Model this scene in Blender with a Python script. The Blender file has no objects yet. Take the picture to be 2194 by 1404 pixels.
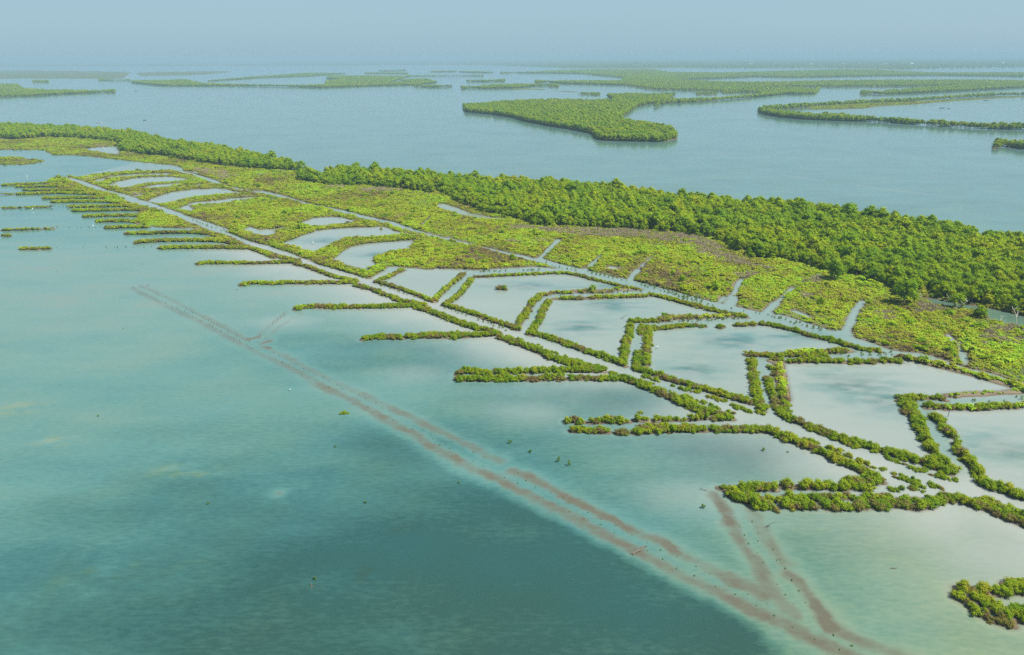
import bpy, math, random
import numpy as np
from mathutils import Matrix, Vector

random.seed(7)
RNG = np.random.default_rng(7)
SC = bpy.context.scene
COL = SC.collection
PI = math.pi

# ------------------------------------------------------------------ camera
CAM_H = 75.0            # drone height in metres above the water
FPX = 1567.0            # focal length in pixels of a 2194 x 1404 frame
PITCH = math.radians(20.34)
ROLL = math.radians(-0.37)
cam_data = bpy.data.cameras.new('camera')
cam = bpy.data.objects.new('camera', cam_data)
COL.objects.link(cam)
cam_data.sensor_width = 36.0
cam_data.lens = 36.0 * FPX / 2194.0
cam_data.clip_start = 0.5
cam_data.clip_end = 200000.0
RM = Matrix.Rotation(PI / 2 - PITCH, 3, 'X') @ Matrix.Rotation(ROLL, 3, 'Z')
cam.matrix_world = Matrix.Translation((0, 0, CAM_H)) @ RM.to_4x4()
SC.camera = cam
RN = np.array([[RM[i][j] for j in range(3)] for i in range(3)])

# ------------------------------------------------------------------ sky and sun
SUN_EL, SUN_AZ = math.radians(56), math.radians(98)     # azimuth clockwise from +Y (away from the camera)
world = bpy.data.worlds.new('World')
SC.world = world
world.use_nodes = True
wn, wl = world.node_tree.nodes, world.node_tree.links
wn.clear()
sky = wn.new('ShaderNodeTexSky')
sky.sky_type = 'NISHITA'
sky.sun_disc = False
sky.sun_elevation = SUN_EL
sky.sun_rotation = SUN_AZ
sky.altitude = 0
sky.air_density = 1.2
sky.dust_density = 1.0
sky.ozone_density = 2.0
hs = wn.new('ShaderNodeHueSaturation')
hs.inputs['Saturation'].default_value = 0.75
bg = wn.new('ShaderNodeBackground')
bg.inputs['Strength'].default_value = 0.05
wo = wn.new('ShaderNodeOutputWorld')
hazy = wn.new('ShaderNodeMix')                    # high thin haze evens out the clear-sky gradient
hazy.data_type = 'RGBA'
hazy.inputs[0].default_value = 0.8
hazy.inputs[7].default_value = (3.15, 5.25, 6.6, 1)
wl.new(sky.outputs[0], hs.inputs['Color'])
wl.new(hs.outputs[0], hazy.inputs[6])
tc = wn.new('ShaderNodeTexCoord'); mp = wn.new('ShaderNodeMapping'); mp.inputs['Scale'].default_value = (1.2, 1.2, 9.0)
nsk = wn.new('ShaderNodeTexNoise'); nsk.inputs['Scale'].default_value = 1.6; nsk.inputs['Detail'].default_value = 4
rsk = wn.new('ShaderNodeMix'); rsk.data_type = 'RGBA'
rsk.inputs[6].default_value = (2.58, 4.38, 5.6, 1); rsk.inputs[7].default_value = (2.88, 4.68, 5.82, 1)
wl.new(tc.outputs['Generated'], mp.inputs['Vector']); wl.new(mp.outputs[0], nsk.inputs['Vector'])
wl.new(nsk.outputs['Fac'], rsk.inputs[0]); wl.new(rsk.outputs[2], hazy.inputs[7])
wl.new(hazy.outputs[2], bg.inputs['Color'])
wl.new(bg.outputs[0], wo.inputs['Surface'])

sd = bpy.data.lights.new('sun', 'SUN')
sd.energy = 5.0
sd.angle = math.radians(5.0)
sd.color = (1.0, 0.93, 0.78)
sun = bpy.data.objects.new('sun', sd)
COL.objects.link(sun)
to_sun = Vector((math.sin(SUN_AZ) * math.cos(SUN_EL), math.cos(SUN_AZ) * math.cos(SUN_EL), math.sin(SUN_EL)))
sun.rotation_euler = (-to_sun).to_track_quat('-Z', 'Y').to_euler()
sun.location = to_sun * 200

vs = SC.view_settings
vs.view_transform = 'Standard'
vs.look = 'None'
vs.exposure = 1.25
vs.gamma = 1.0
vs.use_curve_mapping = False
cy = SC.cycles
cy.max_bounces = 5
cy.diffuse_bounces = 2
cy.glossy_bounces = 2
cy.transmission_bounces = 2
cy.volume_bounces = 1
cy.transparent_max_bounces = 4
cy.use_denoising = False
cy.caustics_reflective = False
cy.caustics_refractive = False

HAZE_DENSITY = 2.0e-4
HAZE_COLOR = (0.255, 0.385, 0.51)

# ------------------------------------------------------------------ tools
def unproj(px, py, z=0.0):
    """Ground (or level z) points seen at photograph pixels."""
    px = np.asarray(px, float); py = np.asarray(py, float)
    d = np.stack([(px - 1097.0) / FPX, (702.0 - py) / FPX, -np.ones_like(px)], -1) @ RN.T
    dz = np.minimum(d[..., 2], -0.0012)
    t = (z - CAM_H) / dz
    return np.stack([d[..., 0] * t, d[..., 1] * t], -1)

def proj(p):
    """World points -> photograph pixels."""
    q = (np.asarray(p, float) - np.array([0, 0, CAM_H])) @ RN
    w = np.where(q[..., 2] < -1e-3, -q[..., 2], 1e-3)
    return np.stack([1097.0 + FPX * q[..., 0] / w, 702.0 - FPX * q[..., 1] / w], -1)

CROPS = {   # origin and magnification of the views in which the outlines were read
    'A1': (0, 100, 2.965), 'A2': (700, 100, 2.965), 'A3': (1400, 100, 2.763), 'A4': (0, 320, 3.134),
    'B1': (400, 420, 3.657), 'B2': (900, 380, 3.657), 'B3': (1400, 380, 3.657), 'B4': (1594, 420, 3.19),
    'C1': (900, 620, 3.657), 'C2': (1300, 720, 3.51), 'C3': (1594, 720, 3.51), 'C4': (1494, 1000, 3.134),
    'D1': (200, 560, 3.134), 'D2': (600, 800, 3.134), 'D3': (1000, 960, 3.134), 'D4': (0, 800, 2.325),
    'E2': (1994, 620, 10.03), 'E3': (2030, 1220, 10.03), 'E1': (0, 100, 5.485), 'E5': (1894, 110, 7.313), 'F': (0, 0, 1.0)}

def W(*runs, z=0.0):
    """Join runs ('crop', x, y, x, y, ...) into world points at height z."""
    out = []
    for r in runs:
        ox, oy, s = CROPS[r[0]]
        a = np.array(r[1:], float).reshape(-1, 2)
        out.append(unproj(ox + a[:, 0] / s, oy + a[:, 1] / s, z))
    return np.concatenate(out)

def hash2(ix, iy, seed):
    n = (ix.astype(np.int64) * 374761393 + iy.astype(np.int64) * 668265263 + seed * 144665) & 0x7fffffff
    n = ((n ^ (n >> 13)) * 1274126177) & 0x7fffffff
    return ((n ^ (n >> 16)) & 0xffff) / 65535.0

def vnoise(p, size, seed=0, octaves=2):
    """Smooth value noise in -1..1 over points p (N, 2)."""
    tot = np.zeros(len(p)); amp = 1.0; nrm = 0.0
    for o in range(octaves):
        q = p / size * (2 ** o)
        i = np.floor(q); f = q - i; f = f * f * (3 - 2 * f)
        ix, iy = i[:, 0], i[:, 1]
        a = hash2(ix, iy, seed + o); b = hash2(ix + 1, iy, seed + o)
        c = hash2(ix, iy + 1, seed + o); d = hash2(ix + 1, iy + 1, seed + o)
        v = (a * (1 - f[:, 0]) + b * f[:, 0]) * (1 - f[:, 1]) + (c * (1 - f[:, 0]) + d * f[:, 0]) * f[:, 1]
        tot += amp * (v * 2 - 1); nrm += amp; amp *= 0.5
    return tot / nrm

def seg_dist(P, line):
    best = np.full(len(P), 1e9)
    for a, b in zip(line[:-1], line[1:]):
        ab = b - a
        t = np.clip(((P - a) @ ab) / max(ab @ ab, 1e-9), 0, 1)
        d = np.hypot(P[:, 0] - a[0] - t * ab[0], P[:, 1] - a[1] - t * ab[1])
        np.minimum(best, d, out=best)
    return best

def inside(P, poly):
    c = np.zeros(len(P), bool)
    x, y = P[:, 0], P[:, 1]
    for (x1, y1), (x2, y2) in zip(poly, np.roll(poly, -1, 0)):
        if y1 == y2:
            continue
        c ^= ((y1 > y) != (y2 > y)) & (x < (x2 - x1) * (y - y1) / (y2 - y1) + x1)
    return c

def near_idx(P, pts, m):
    lo, hi = pts.min(0) - m, pts.max(0) + m
    return np.nonzero((P[:, 0] > lo[0]) & (P[:, 0] < hi[0]) & (P[:, 1] > lo[1]) & (P[:, 1] < hi[1]))[0]

def sdist(P, poly):
    """Signed distance, positive inside."""
    d = seg_dist(P, np.vstack([poly, poly[:1]]))
    return np.where(inside(P, poly), d, -d)

def resample(line, step):
    seg = np.hypot(*np.diff(line, axis=0).T)
    cum = np.concatenate([[0], np.cumsum(seg)])
    n = max(1, int(cum[-1] / step))
    s = (np.arange(n) + 0.5) * cum[-1] / n
    xy = np.stack([np.interp(s, cum, line[:, 0]), np.interp(s, cum, line[:, 1])], -1)
    k = np.clip(np.searchsorted(cum, s) - 1, 0, len(seg) - 1)
    t = np.diff(line, axis=0)[k] / np.maximum(seg[k], 1e-6)[:, None]
    return xy, np.stack([-t[:, 1], t[:, 0]], -1)

def tag(o, label=None, cat=None, group=None, kind=None):
    if label: o['label'] = label
    if cat: o['category'] = cat
    if group: o['group'] = group
    if kind: o['kind'] = kind
    return o

def link(name, data, parent=None, loc=None, rz=0.0, s=1.0):
    o = bpy.data.objects.new(name, data)
    COL.objects.link(o)
    if parent is not None:
        o.parent = parent
    if loc is not None:
        o.location = loc
    o.rotation_euler = (0, 0, rz)
    o.scale = (s, s, s)
    return o

def mesh_np(name, V, F, mats, midx=None, smooth=False):
    me = bpy.data.meshes.new(name)
    V = np.asarray(V, np.float32); F = np.asarray(F, np.int32)
    k = F.shape[1]
    me.vertices.add(len(V)); me.vertices.foreach_set('co', V.ravel())
    me.loops.add(F.size); me.loops.foreach_set('vertex_index', F.ravel())
    me.polygons.add(len(F))
    me.polygons.foreach_set('loop_start', np.arange(0, F.size, k, dtype=np.int32))
    me.polygons.foreach_set('loop_total', np.full(len(F), k, np.int32))
    for m in mats:
        me.materials.append(m)
    if midx is not None:
        me.polygons.foreach_set('material_index', np.asarray(midx, np.int32))
    me.polygons.foreach_set('use_smooth', np.full(len(F), smooth, bool))
    me.update(calc_edges=True)
    return me

def copy_tree(o, parent=None):
    c = o.copy(); COL.objects.link(c)
    if parent is not None:
        c.parent = parent
    for ch in list(o.children):
        copy_tree(ch, c)
    return c

# ------------------------------------------------------------------ materials
def new_mat(name):
    m = bpy.data.materials.new(name); m.use_nodes = True
    n, l = m.node_tree.nodes, m.node_tree.links
    n.clear()
    out = n.new('ShaderNodeOutputMaterial')
    return m, n, l, out

def noise_node(n, l, scale, detail=2.0, vec=None):
    t = n.new('ShaderNodeTexNoise')
    t.inputs['Scale'].default_value = scale
    t.inputs['Detail'].default_value = detail
    if vec is not None:
        l.new(vec, t.inputs['Vector'])
    return t.outputs['Fac']

def ramp(n, l, fac, stops):
    r = n.new('ShaderNodeValToRGB')
    e = r.color_ramp.elements
    while len(e) < len(stops):
        e.new(0.5)
    for el, (p, c) in zip(e, stops):
        el.position = p; el.color = (*c, 1)
    l.new(fac, r.inputs[0])
    return r.outputs[0]

def mixc(n, l, fac, a, b):
    m = n.new('ShaderNodeMix'); m.data_type = 'RGBA'
    for s, v in ((m.inputs[0], fac), (m.inputs[6], a), (m.inputs[7], b)):
        if isinstance(v, (int, float)): s.default_value = v
        elif isinstance(v, tuple): s.default_value = (*v, 1)
        else: l.new(v, s)
    return m.outputs[2]

def math_node(n, l, op, a, b=None, clamp=False):
    m = n.new('ShaderNodeMath'); m.operation = op; m.use_clamp = clamp
    for s, v in ((m.inputs[0], a), (m.inputs[1], b)):
        if v is None: continue
        if isinstance(v, (int, float)): s.default_value = v
        else: l.new(v, s)
    return m.outputs[0]

def leaf_mat(name, stops, spread=1.0, bias=0.5, wide=0.95, fine=0.9, broad=0.035, transl=0.36):
    """Foliage: hue drifts from plant to plant (broad noise and per-object chance) and from sprig to sprig."""
    m, n, l, out = new_mat(name)
    geo = n.new('ShaderNodeNewGeometry').outputs['Position']
    oi = n.new('ShaderNodeObjectInfo').outputs['Random']
    a = noise_node(n, l, broad, 3.0, geo)
    b = noise_node(n, l, 0.28, 2.0, geo)
    c = noise_node(n, l, fine, 1.0, geo)
    f = math_node(n, l, 'ADD', math_node(n, l, 'ADD', math_node(n, l, 'MULTIPLY', a, wide), 0.475 - 0.5 * wide), math_node(n, l, 'MULTIPLY', b, 0.75))
    f = math_node(n, l, 'ADD', f, math_node(n, l, 'MULTIPLY', c, 0.5))
    f = math_node(n, l, 'ADD', f, math_node(n, l, 'MULTIPLY', oi, 0.25))
    f = math_node(n, l, 'SUBTRACT', f, 0.72)
    f = math_node(n, l, 'ADD', math_node(n, l, 'MULTIPLY', math_node(n, l, 'SUBTRACT', f, 0.5), spread), bias, True)
    colr = ramp(n, l, f, stops)
    d = n.new('ShaderNodeBsdfPrincipled')
    d.inputs['Roughness'].default_value = 0.6
    d.inputs['Specular IOR Level'].default_value = 0.05
    l.new(colr, d.inputs['Base Color'])
    t = n.new('ShaderNodeBsdfTranslucent')
    l.new(mixc(n, l, 0.5, colr, (0.16, 0.24, 0.02)), t.inputs['Color'])
    mx = n.new('ShaderNodeMixShader'); mx.inputs[0].default_value = transl
    l.new(d.outputs[0], mx.inputs[1]); l.new(t.outputs[0], mx.inputs[2])
    l.new(mx.outputs[0], out.inputs['Surface'])
    return m

M = {}
M['forest'] = leaf_mat('forest_leaf', [(0.0, (0.07, 0.165, 0.010)), (0.35, (0.130, 0.235, 0.004)), (0.6, (0.20, 0.285, 0.002)), (0.85, (0.265, 0.295, 0.004))])
M['bush'] = leaf_mat('bush_leaf', [(0.0, (0.065, 0.155, 0.010)), (0.35, (0.135, 0.225, 0.007)), (0.6, (0.20, 0.265, 0.007)), (0.9, (0.26, 0.23, 0.02))], broad=0.06)
M['drybush'] = leaf_mat('dry_bush_leaf', [(0.0, (0.11, 0.14, 0.02)), (0.4, (0.165, 0.155, 0.035)), (0.7, (0.16, 0.11, 0.055)), (1.0, (0.24, 0.21, 0.03))], broad=0.06)
M['scrub'] = leaf_mat('scrub_leaf', spread=1.75, bias=0.50, wide=1.35, stops=[(0.0, (0.15, 0.11, 0.06)), (0.18, (0.19, 0.185, 0.03)), (0.42, (0.26, 0.285, 0.022)), (0.68, (0.285, 0.37, 0.018)), (1.0, (0.235, 0.40, 0.02))], broad=0.03)
M['dead'] = leaf_mat('dead_scrub_twig', [(0.0, (0.20, 0.17, 0.11)), (0.5, (0.27, 0.23, 0.155)), (1.0, (0.21, 0.22, 0.06))], transl=0.05)
M['seedling'] = leaf_mat('seedling_leaf', [(0.0, (0.05, 0.12, 0.02)), (0.6, (0.10, 0.19, 0.02)), (1.0, (0.17, 0.22, 0.02))])

def simple(name, c1, c2, scale=2.0, rough=0.8):
    m, n, l, out = new_mat(name)
    geo = n.new('ShaderNodeNewGeometry').outputs['Position']
    d = n.new('ShaderNodeBsdfPrincipled')
    d.inputs['Roughness'].default_value = rough
    l.new(mixc(n, l, noise_node(n, l, scale, 4.0, geo), c1, c2), d.inputs['Base Color'])
    l.new(d.outputs[0], out.inputs['Surface'])
    return m
M['bark'] = simple('bark', (0.11, 0.085, 0.06), (0.22, 0.19, 0.15), 3)
M['deadwood'] = simple('bleached_wood', (0.34, 0.32, 0.29), (0.55, 0.52, 0.47), 5)
M['wetwood'] = simple('wet_driftwood', (0.05, 0.045, 0.04), (0.12, 0.10, 0.085), 4)
M['twig'] = simple('brown_twigs', (0.10, 0.072, 0.05), (0.20, 0.15, 0.11), 3)
M['white'] = simple('white_feather', (0.78, 0.78, 0.76), (0.85, 0.85, 0.83), 3)
M['beak'] = simple('dark_leg', (0.05, 0.05, 0.045), (0.12, 0.10, 0.04), 3)
M['paint'] = simple('boat_paint', (0.62, 0.63, 0.62), (0.75, 0.75, 0.73), 2, 0.5)
M['wall'] = simple('pale_wall', (0.68, 0.66, 0.62), (0.80, 0.79, 0.76), 0.4)
M['roof'] = simple('pale_roof', (0.70, 0.70, 0.70), (0.82, 0.82, 0.81), 0.3)
M['glass'] = simple('window_dark', (0.04, 0.05, 0.06), (0.08, 0.09, 0.10), 0.5, 0.2)
M['cloth'] = simple('dark_clothing', (0.06, 0.07, 0.10), (0.12, 0.12, 0.15), 5)
M['skin'] = simple('skin', (0.22, 0.13, 0.09), (0.25, 0.15, 0.10), 5)

# mud and soil of dikes, marsh and islands
m, n, l, out = new_mat('marsh_soil')
geo = n.new('ShaderNodeNewGeometry').outputs['Position']
sep = n.new('ShaderNodeSeparateXYZ'); l.new(geo, sep.inputs[0])
nz = noise_node(n, l, 0.35, 5.0, geo)
nb = noise_node(n, l, 0.06, 3.0, geo)
c = ramp(n, l, nz, [(0.25, (0.055, 0.042, 0.028)), (0.5, (0.09, 0.07, 0.048)), (0.75, (0.14, 0.115, 0.085))])
c = mixc(n, l, math_node(n, l, 'MULTIPLY', math_node(n, l, 'SUBTRACT', nb, 0.42, True), 2.2, True), c, (0.17, 0.14, 0.112))
va = n.new('ShaderNodeAttribute'); va.attribute_name = 'cover'
c = mixc(n, l, math_node(n, l, 'MULTIPLY', va.outputs['Fac'], 0.85), c, ramp(n, l, noise_node(n, l, 0.02, 4.0, geo), [(0.3, (0.035, 0.06, 0.018)), (0.7, (0.075, 0.095, 0.025))]))
wet = math_node(n, l, 'MULTIPLY', sep.outputs[2], 5.0, True)      # wet soil near the waterline is darker and glossier
c = mixc(n, l, wet, (0.06, 0.046, 0.032), c)
d = n.new('ShaderNodeBsdfPrincipled'); l.new(c, d.inputs['Base Color'])
d.inputs['Roughness'].default_value = 0.75; d.inputs['Specular IOR Level'].default_value = 0.04
bp = n.new('ShaderNodeBump'); bp.inputs['Strength'].default_value = 0.6; bp.inputs['Distance'].default_value = 0.15
l.new(noise_node(n, l, 1.6, 5.0, geo), bp.inputs['Height']); l.new(bp.outputs[0], d.inputs['Normal'])
l.new(d.outputs[0], out.inputs['Surface'])
M['soil'] = m

# water: colour follows the depth of the bed, the silt in suspension and submerged mud ridges
m, n, l, out = new_mat('water')
geo = n.new('ShaderNodeNewGeometry').outputs['Position']
at = n.new('ShaderNodeAttribute'); at.attribute_name = 'bed'
sp = n.new('ShaderNodeSeparateColor'); l.new(at.outputs['Color'], sp.inputs[0])
depth, mud, silt = sp.outputs[0], sp.outputs[1], sp.outputs[2]
green = at.outputs['Alpha']
stretch = n.new('ShaderNodeVectorMath'); stretch.operation = 'MULTIPLY'
stretch.inputs[1].default_value = (0.35, 1.0, 1.0); l.new(geo, stretch.inputs[0])
n1 = noise_node(n, l, 0.07, 5.0, stretch.outputs[0])
n2 = noise_node(n, l, 0.02, 4.0, geo)
n3 = noise_node(n, l, 0.5, 4.0, geo)
n4 = noise_node(n, l, 0.16, 8.0, stretch.outputs[0])
n5 = noise_node(n, l, 1.5, 7.0, stretch.outputs[0])
n6 = noise_node(n, l, 0.045, 5.0, geo)
dd = math_node(n, l, 'ADD', depth, math_node(n, l, 'MULTIPLY', math_node(n, l, 'SUBTRACT', n2, 0.5), 0.38))
dd = math_node(n, l, 'ADD', dd, math_node(n, l, 'MULTIPLY', math_node(n, l, 'SUBTRACT', n1, 0.5), 0.35))
dd = math_node(n, l, 'ADD', dd, math_node(n, l, 'MULTIPLY', math_node(n, l, 'SUBTRACT', n4, 0.5), 0.24))
dd = math_node(n, l, 'ADD', dd, math_node(n, l, 'MULTIPLY', math_node(n, l, 'SUBTRACT', n5, 0.5), 0.36), True)
teal = ramp(n, l, dd, [(0.0, (0.30, 0.31, 0.25)), (0.22, (0.19, 0.345, 0.32)), (0.5, (0.115, 0.285, 0.285)), (0.75, (0.058, 0.19, 0.198)), (1.0, (0.032, 0.115, 0.118))])
grn = ramp(n, l, dd, [(0.0, (0.33, 0.33, 0.23)), (0.4, (0.24, 0.34, 0.22)), (0.7, (0.10, 0.22, 0.155)), (1.0, (0.035, 0.10, 0.085))])
gm = math_node(n, l, 'ADD', green, math_node(n, l, 'MULTIPLY', math_node(n, l, 'SUBTRACT', n6, 0.42), math_node(n, l, 'MULTIPLY', depth, 2.3)), True)
wc = mixc(n, l, gm, teal, grn)
ss = math_node(n, l, 'ADD', silt, math_node(n, l, 'MULTIPLY', math_node(n, l, 'SUBTRACT', n1, 0.5), math_node(n, l, 'MULTIPLY', silt, 0.55)), True)
wc = mixc(n, l, ss, wc, (0.45, 0.487, 0.478))
mm = math_node(n, l, 'MULTIPLY', mud, math_node(n, l, 'ADD', 0.30, math_node(n, l, 'ADD', math_node(n, l, 'MULTIPLY', n3, 0.7), math_node(n, l, 'MULTIPLY', n5, 0.7))), True)
wc = mixc(n, l, mm, wc, (0.165, 0.158, 0.118))
wc = mixc(n, l, 0.60, wc, (0.0, 0.0, 0.0))
d = n.new('ShaderNodeBsdfPrincipled')
l.new(wc, d.inputs['Base Color'])
d.inputs['IOR'].default_value = 1.33
rgh = math_node(n, l, 'ADD', 0.03, math_node(n, l, 'MULTIPLY', n2, math_node(n, l, 'SUBTRACT', 0.14, math_node(n, l, 'MULTIPLY', silt, 0.11))))
l.new(rgh, d.inputs['Roughness'])
bp = n.new('ShaderNodeBump'); bp.inputs['Strength'].default_value = 0.22; bp.inputs['Distance'].default_value = 0.12
rip = n.new('ShaderNodeTexNoise'); rip.inputs['Scale'].default_value = 0.9; rip.inputs['Detail'].default_value = 4
l.new(stretch.outputs[0], rip.inputs['Vector'])
l.new(math_node(n, l, 'SUBTRACT', 0.34, math_node(n, l, 'MULTIPLY', silt, 0.30)), bp.inputs['Strength'])
l.new(rip.outputs['Fac'], bp.inputs['Height']); l.new(bp.outputs[0], d.inputs['Normal'])
l.new(d.outputs[0], out.inputs['Surface'])
M['water'] = m

# ------------------------------------------------------------------ layout: dikes with bushes
# (where it is, half width m, share of dry bushes, bush size, runs)
ZB = 0.7
DIKES = []
def dike(where, hw, dry, size, *lines, fill=1.0):
    DIKES.append((where, hw, dry, size, fill, [W(*(ln if isinstance(ln[0], tuple) else (ln,)), z=ZB) for ln in lines]))

# fingers on the lagoon side, nearest first
dike('on the upper arm of the nearest finger dike', 0.8, 0.25, 1.22,
     ('C2', 1000, 1118, 1080, 1125, 1190, 1125, 1260, 1130), ('C2', 1330, 1112, 1380, 1115), ('C2', 1450, 1115, 1540, 1118),
     ('C2', 1600, 1110, 1660, 1118), ('C2', 1710, 1125, 1780, 1120, 1850, 1120), ('C2', 1800, 1085, 1900, 1090, 2010, 1075, 2080, 1080), ('C2', 1900, 1125, 1960, 1125))
dike('at the tip of the nearest finger dike', 0.9, 0.2, 1.1, ('C2', 950, 1140, 938, 1175, 985, 1205, 1060, 1215, 1180, 1220))
dike('on the dark spit at the tip of the nearest finger dike', 0.5, 0.6, 0.6, ('C2', 850, 1122, 925, 1135))
dike('on the water side of the lower arm of the nearest finger dike', 0.75, 0.22, 1.1,
     ('C2', 1215, 1215, 1290, 1215), ('C2', 1340, 1205, 1450, 1200, 1560, 1205, 1680, 1195, 1740, 1200), ('C2', 1790, 1195, 1880, 1205, 1980, 1195, 2080, 1205),
     ('C3', 1010, 1205, 1110, 1208), ('C3', 1170, 1205, 1220, 1210), ('C3', 1260, 1205, 1310, 1205))
dike('on the lagoon edge of the lower arm of the nearest finger dike', 0.85, 0.45, 1.15,
     ('C2', 1100, 1255, 1180, 1260, 1270, 1265), ('C2', 1340, 1255, 1420, 1265, 1560, 1270), ('C2', 1650, 1270, 1720, 1270), ('C2', 1740, 1270, 1820, 1265), ('C2', 1830, 1270, 1940, 1270),
     ('C3', 960, 1258, 1070, 1252, 1160, 1242), ('C2', 2010, 1265, 2090, 1265), ('C3', 1180, 1250, 1260, 1265), ('C3', 1300, 1265, 1420, 1250))
dike('on the shore dike right of the nearest finger', 1.15, 0.3, 1.1,
     ('C3', 1390, 1230, 1470, 1215, 1560, 1205, 1650, 1220, 1740, 1250, 1830, 1280, 1900, 1310, 1980, 1340, 2106, 1390),
     ('C3', 1790, 1225, 1880, 1245, 1980, 1290), ('C3', 2000, 1320, 2106, 1345))
dike('on the shore dike between the two nearest fingers', 1.15, 0.35, 1.1,
     ('C2', 980, 690, 1100, 690, 1220, 695, 1330, 740, 1450, 790, 1600, 850, 1750, 920, 1900, 985, 2020, 1050))
dike('in the channel-edge row between the two nearest fingers', 0.7, 0.05, 0.95,
     ('C2', 1350, 720, 1440, 745), ('C2', 1480, 755, 1590, 790), ('C2', 1650, 820, 1700, 830, 1770, 850), ('C2', 1820, 870, 1840, 880),
     ('C3', 840, 910, 940, 940), ('C3', 980, 965, 1050, 985), ('C3', 1110, 1000, 1130, 1005), ('C3', 1170, 1020, 1220, 1025), ('C3', 1260, 1060, 1330, 1065),
     ('C3', 1140, 1040, 1210, 1065, 1300, 1090, 1350, 1105), ('C3', 1400, 1090, 1440, 1110, 1500, 1125), ('C3', 1110, 1135, 1200, 1140), ('C3', 1260, 1135, 1350, 1140))
dike('on the upper arm of the second finger dike', 0.7, 0.2, 1.12,
     ('C1', 1140, 1012, 1200, 1015, 1290, 1022), ('C1', 1330, 1025, 1420, 1020, 1500, 1015, 1580, 1025), ('C1', 1610, 1015, 1640, 1018),
     ('C1', 1680, 1005, 1780, 1010), ('C1', 1850, 1008, 1950, 1010, 2060, 1005), ('C2', 620, 610, 700, 605, 790, 600, 880, 605, 950, 605))
dike('on the lower arm of the second finger dike', 0.85, 0.4, 1.15,
     ('C1', 1190, 1090, 1280, 1085, 1380, 1095, 1470, 1095), ('C1', 1550, 1105, 1620, 1105), ('C1', 1680, 1105, 1780, 1095, 1900, 1085, 2000, 1090, 2100, 1080, 2194, 1085),
     ('C2', 250, 685, 330, 680, 480, 690, 600, 685, 740, 690), ('C2', 800, 690, 870, 690, 960, 695))
dike('on the shore dike between the second and third fingers', 1.15, 0.3, 1.15,
     ('C1', 1560, 680, 1700, 720, 1850, 785, 2000, 850, 2194, 930), ('C2', 480, 435, 600, 490, 720, 545, 850, 580, 940, 605))
dike('in the channel-edge row between the second and third fingers', 0.6, 0.05, 0.85,
     ('C2', 20, 265, 60, 270), ('C2', 280, 330, 360, 350), ('C2', 380, 380, 470, 400), ('C2', 520, 420, 640, 455), ('C2', 660, 465, 740, 490), ('C2', 770, 510, 860, 530), ('C2', 900, 555, 960, 570))
dike('on the upper arm of the third finger dike', 1.0, 0.15, 1.15,
     ('C1', 290, 650, 360, 625, 450, 640, 560, 645), ('C1', 590, 640, 700, 635, 800, 630), ('C1', 830, 635, 950, 625, 1080, 618, 1200, 625, 1320, 620, 1440, 625))
dike('on the lower arm of the third finger dike', 1.0, 0.4, 1.1,
     ('C1', 280, 690, 400, 690, 520, 695, 640, 690, 780, 690, 930, 690, 1040, 680), ('C1', 1080, 685, 1130, 685), ('C1', 1170, 680, 1300, 685, 1420, 690, 1580, 685))
dike('on the shore dike between the third and fourth fingers', 1.15, 0.35, 1.1,
     ('C1', 620, 365, 720, 400, 850, 440, 1000, 505, 1120, 555, 1240, 580, 1340, 600, 1430, 615))
dike('in the channel-edge row between the third and fourth fingers', 0.6, 0.05, 0.85,
     ('C1', 640, 345, 700, 360, 800, 385), ('C1', 840, 410, 950, 440), ('C1', 1000, 470, 1080, 490), ('C1', 1110, 510, 1230, 545, 1340, 575), ('C1', 1360, 590, 1450, 610), ('C1', 1480, 640, 1530, 640))
dike('on the fourth finger dike', 1.45, 0.3, 1.05,
     ('B1', 1385, 1110, 1450, 1095, 1600, 1095, 1690, 1100), ('B1', 1720, 1090, 1900, 1090, 2020, 1090), ('B1', 2060, 1095, 2194, 1085),
     ('C1', 0, 350, 120, 345, 250, 345, 400, 350, 520, 345, 620, 335))
dike('on the shore dike between the fourth and fifth fingers', 1.15, 0.3, 1.05,
     ('B1', 1800, 865, 1900, 890, 2020, 935, 2194, 1000), ('C1', 150, 190, 250, 225, 350, 265, 450, 295, 590, 320))
dike('on the fifth finger dike', 1.45, 0.3, 1.0, ('B1', 855, 875, 920, 855, 1100, 860, 1300, 860, 1500, 858, 1700, 850, 1850, 850))
dike('on the shore dike between the fifth and sixth fingers', 1.15, 0.3, 1.0, ('B1', 1310, 690, 1450, 720, 1560, 765, 1680, 810, 1780, 830, 1870, 845))
dike('on the sixth finger dike', 1.45, 0.3, 0.95, ('B1', 425, 690, 500, 670, 650, 675, 850, 670, 1050, 670, 1200, 668, 1330, 668))
dike('on the shore dike between the sixth and seventh fingers', 1.25, 0.3, 0.95, ('B1', 850, 525, 950, 545, 1050, 585, 1150, 620, 1330, 660))
dike('on the seventh finger dike', 1.45, 0.25, 0.95, ('B1', 85, 525, 150, 515, 300, 515, 500, 518, 700, 512, 880, 510))
dike('on the shore dike left of the seventh finger', 1.45, 0.4, 0.95, ('B1', 480, 395, 600, 430, 700, 460, 800, 485, 880, 500), ('A4', 1660, 650, 1750, 680, 1850, 720))
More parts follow.
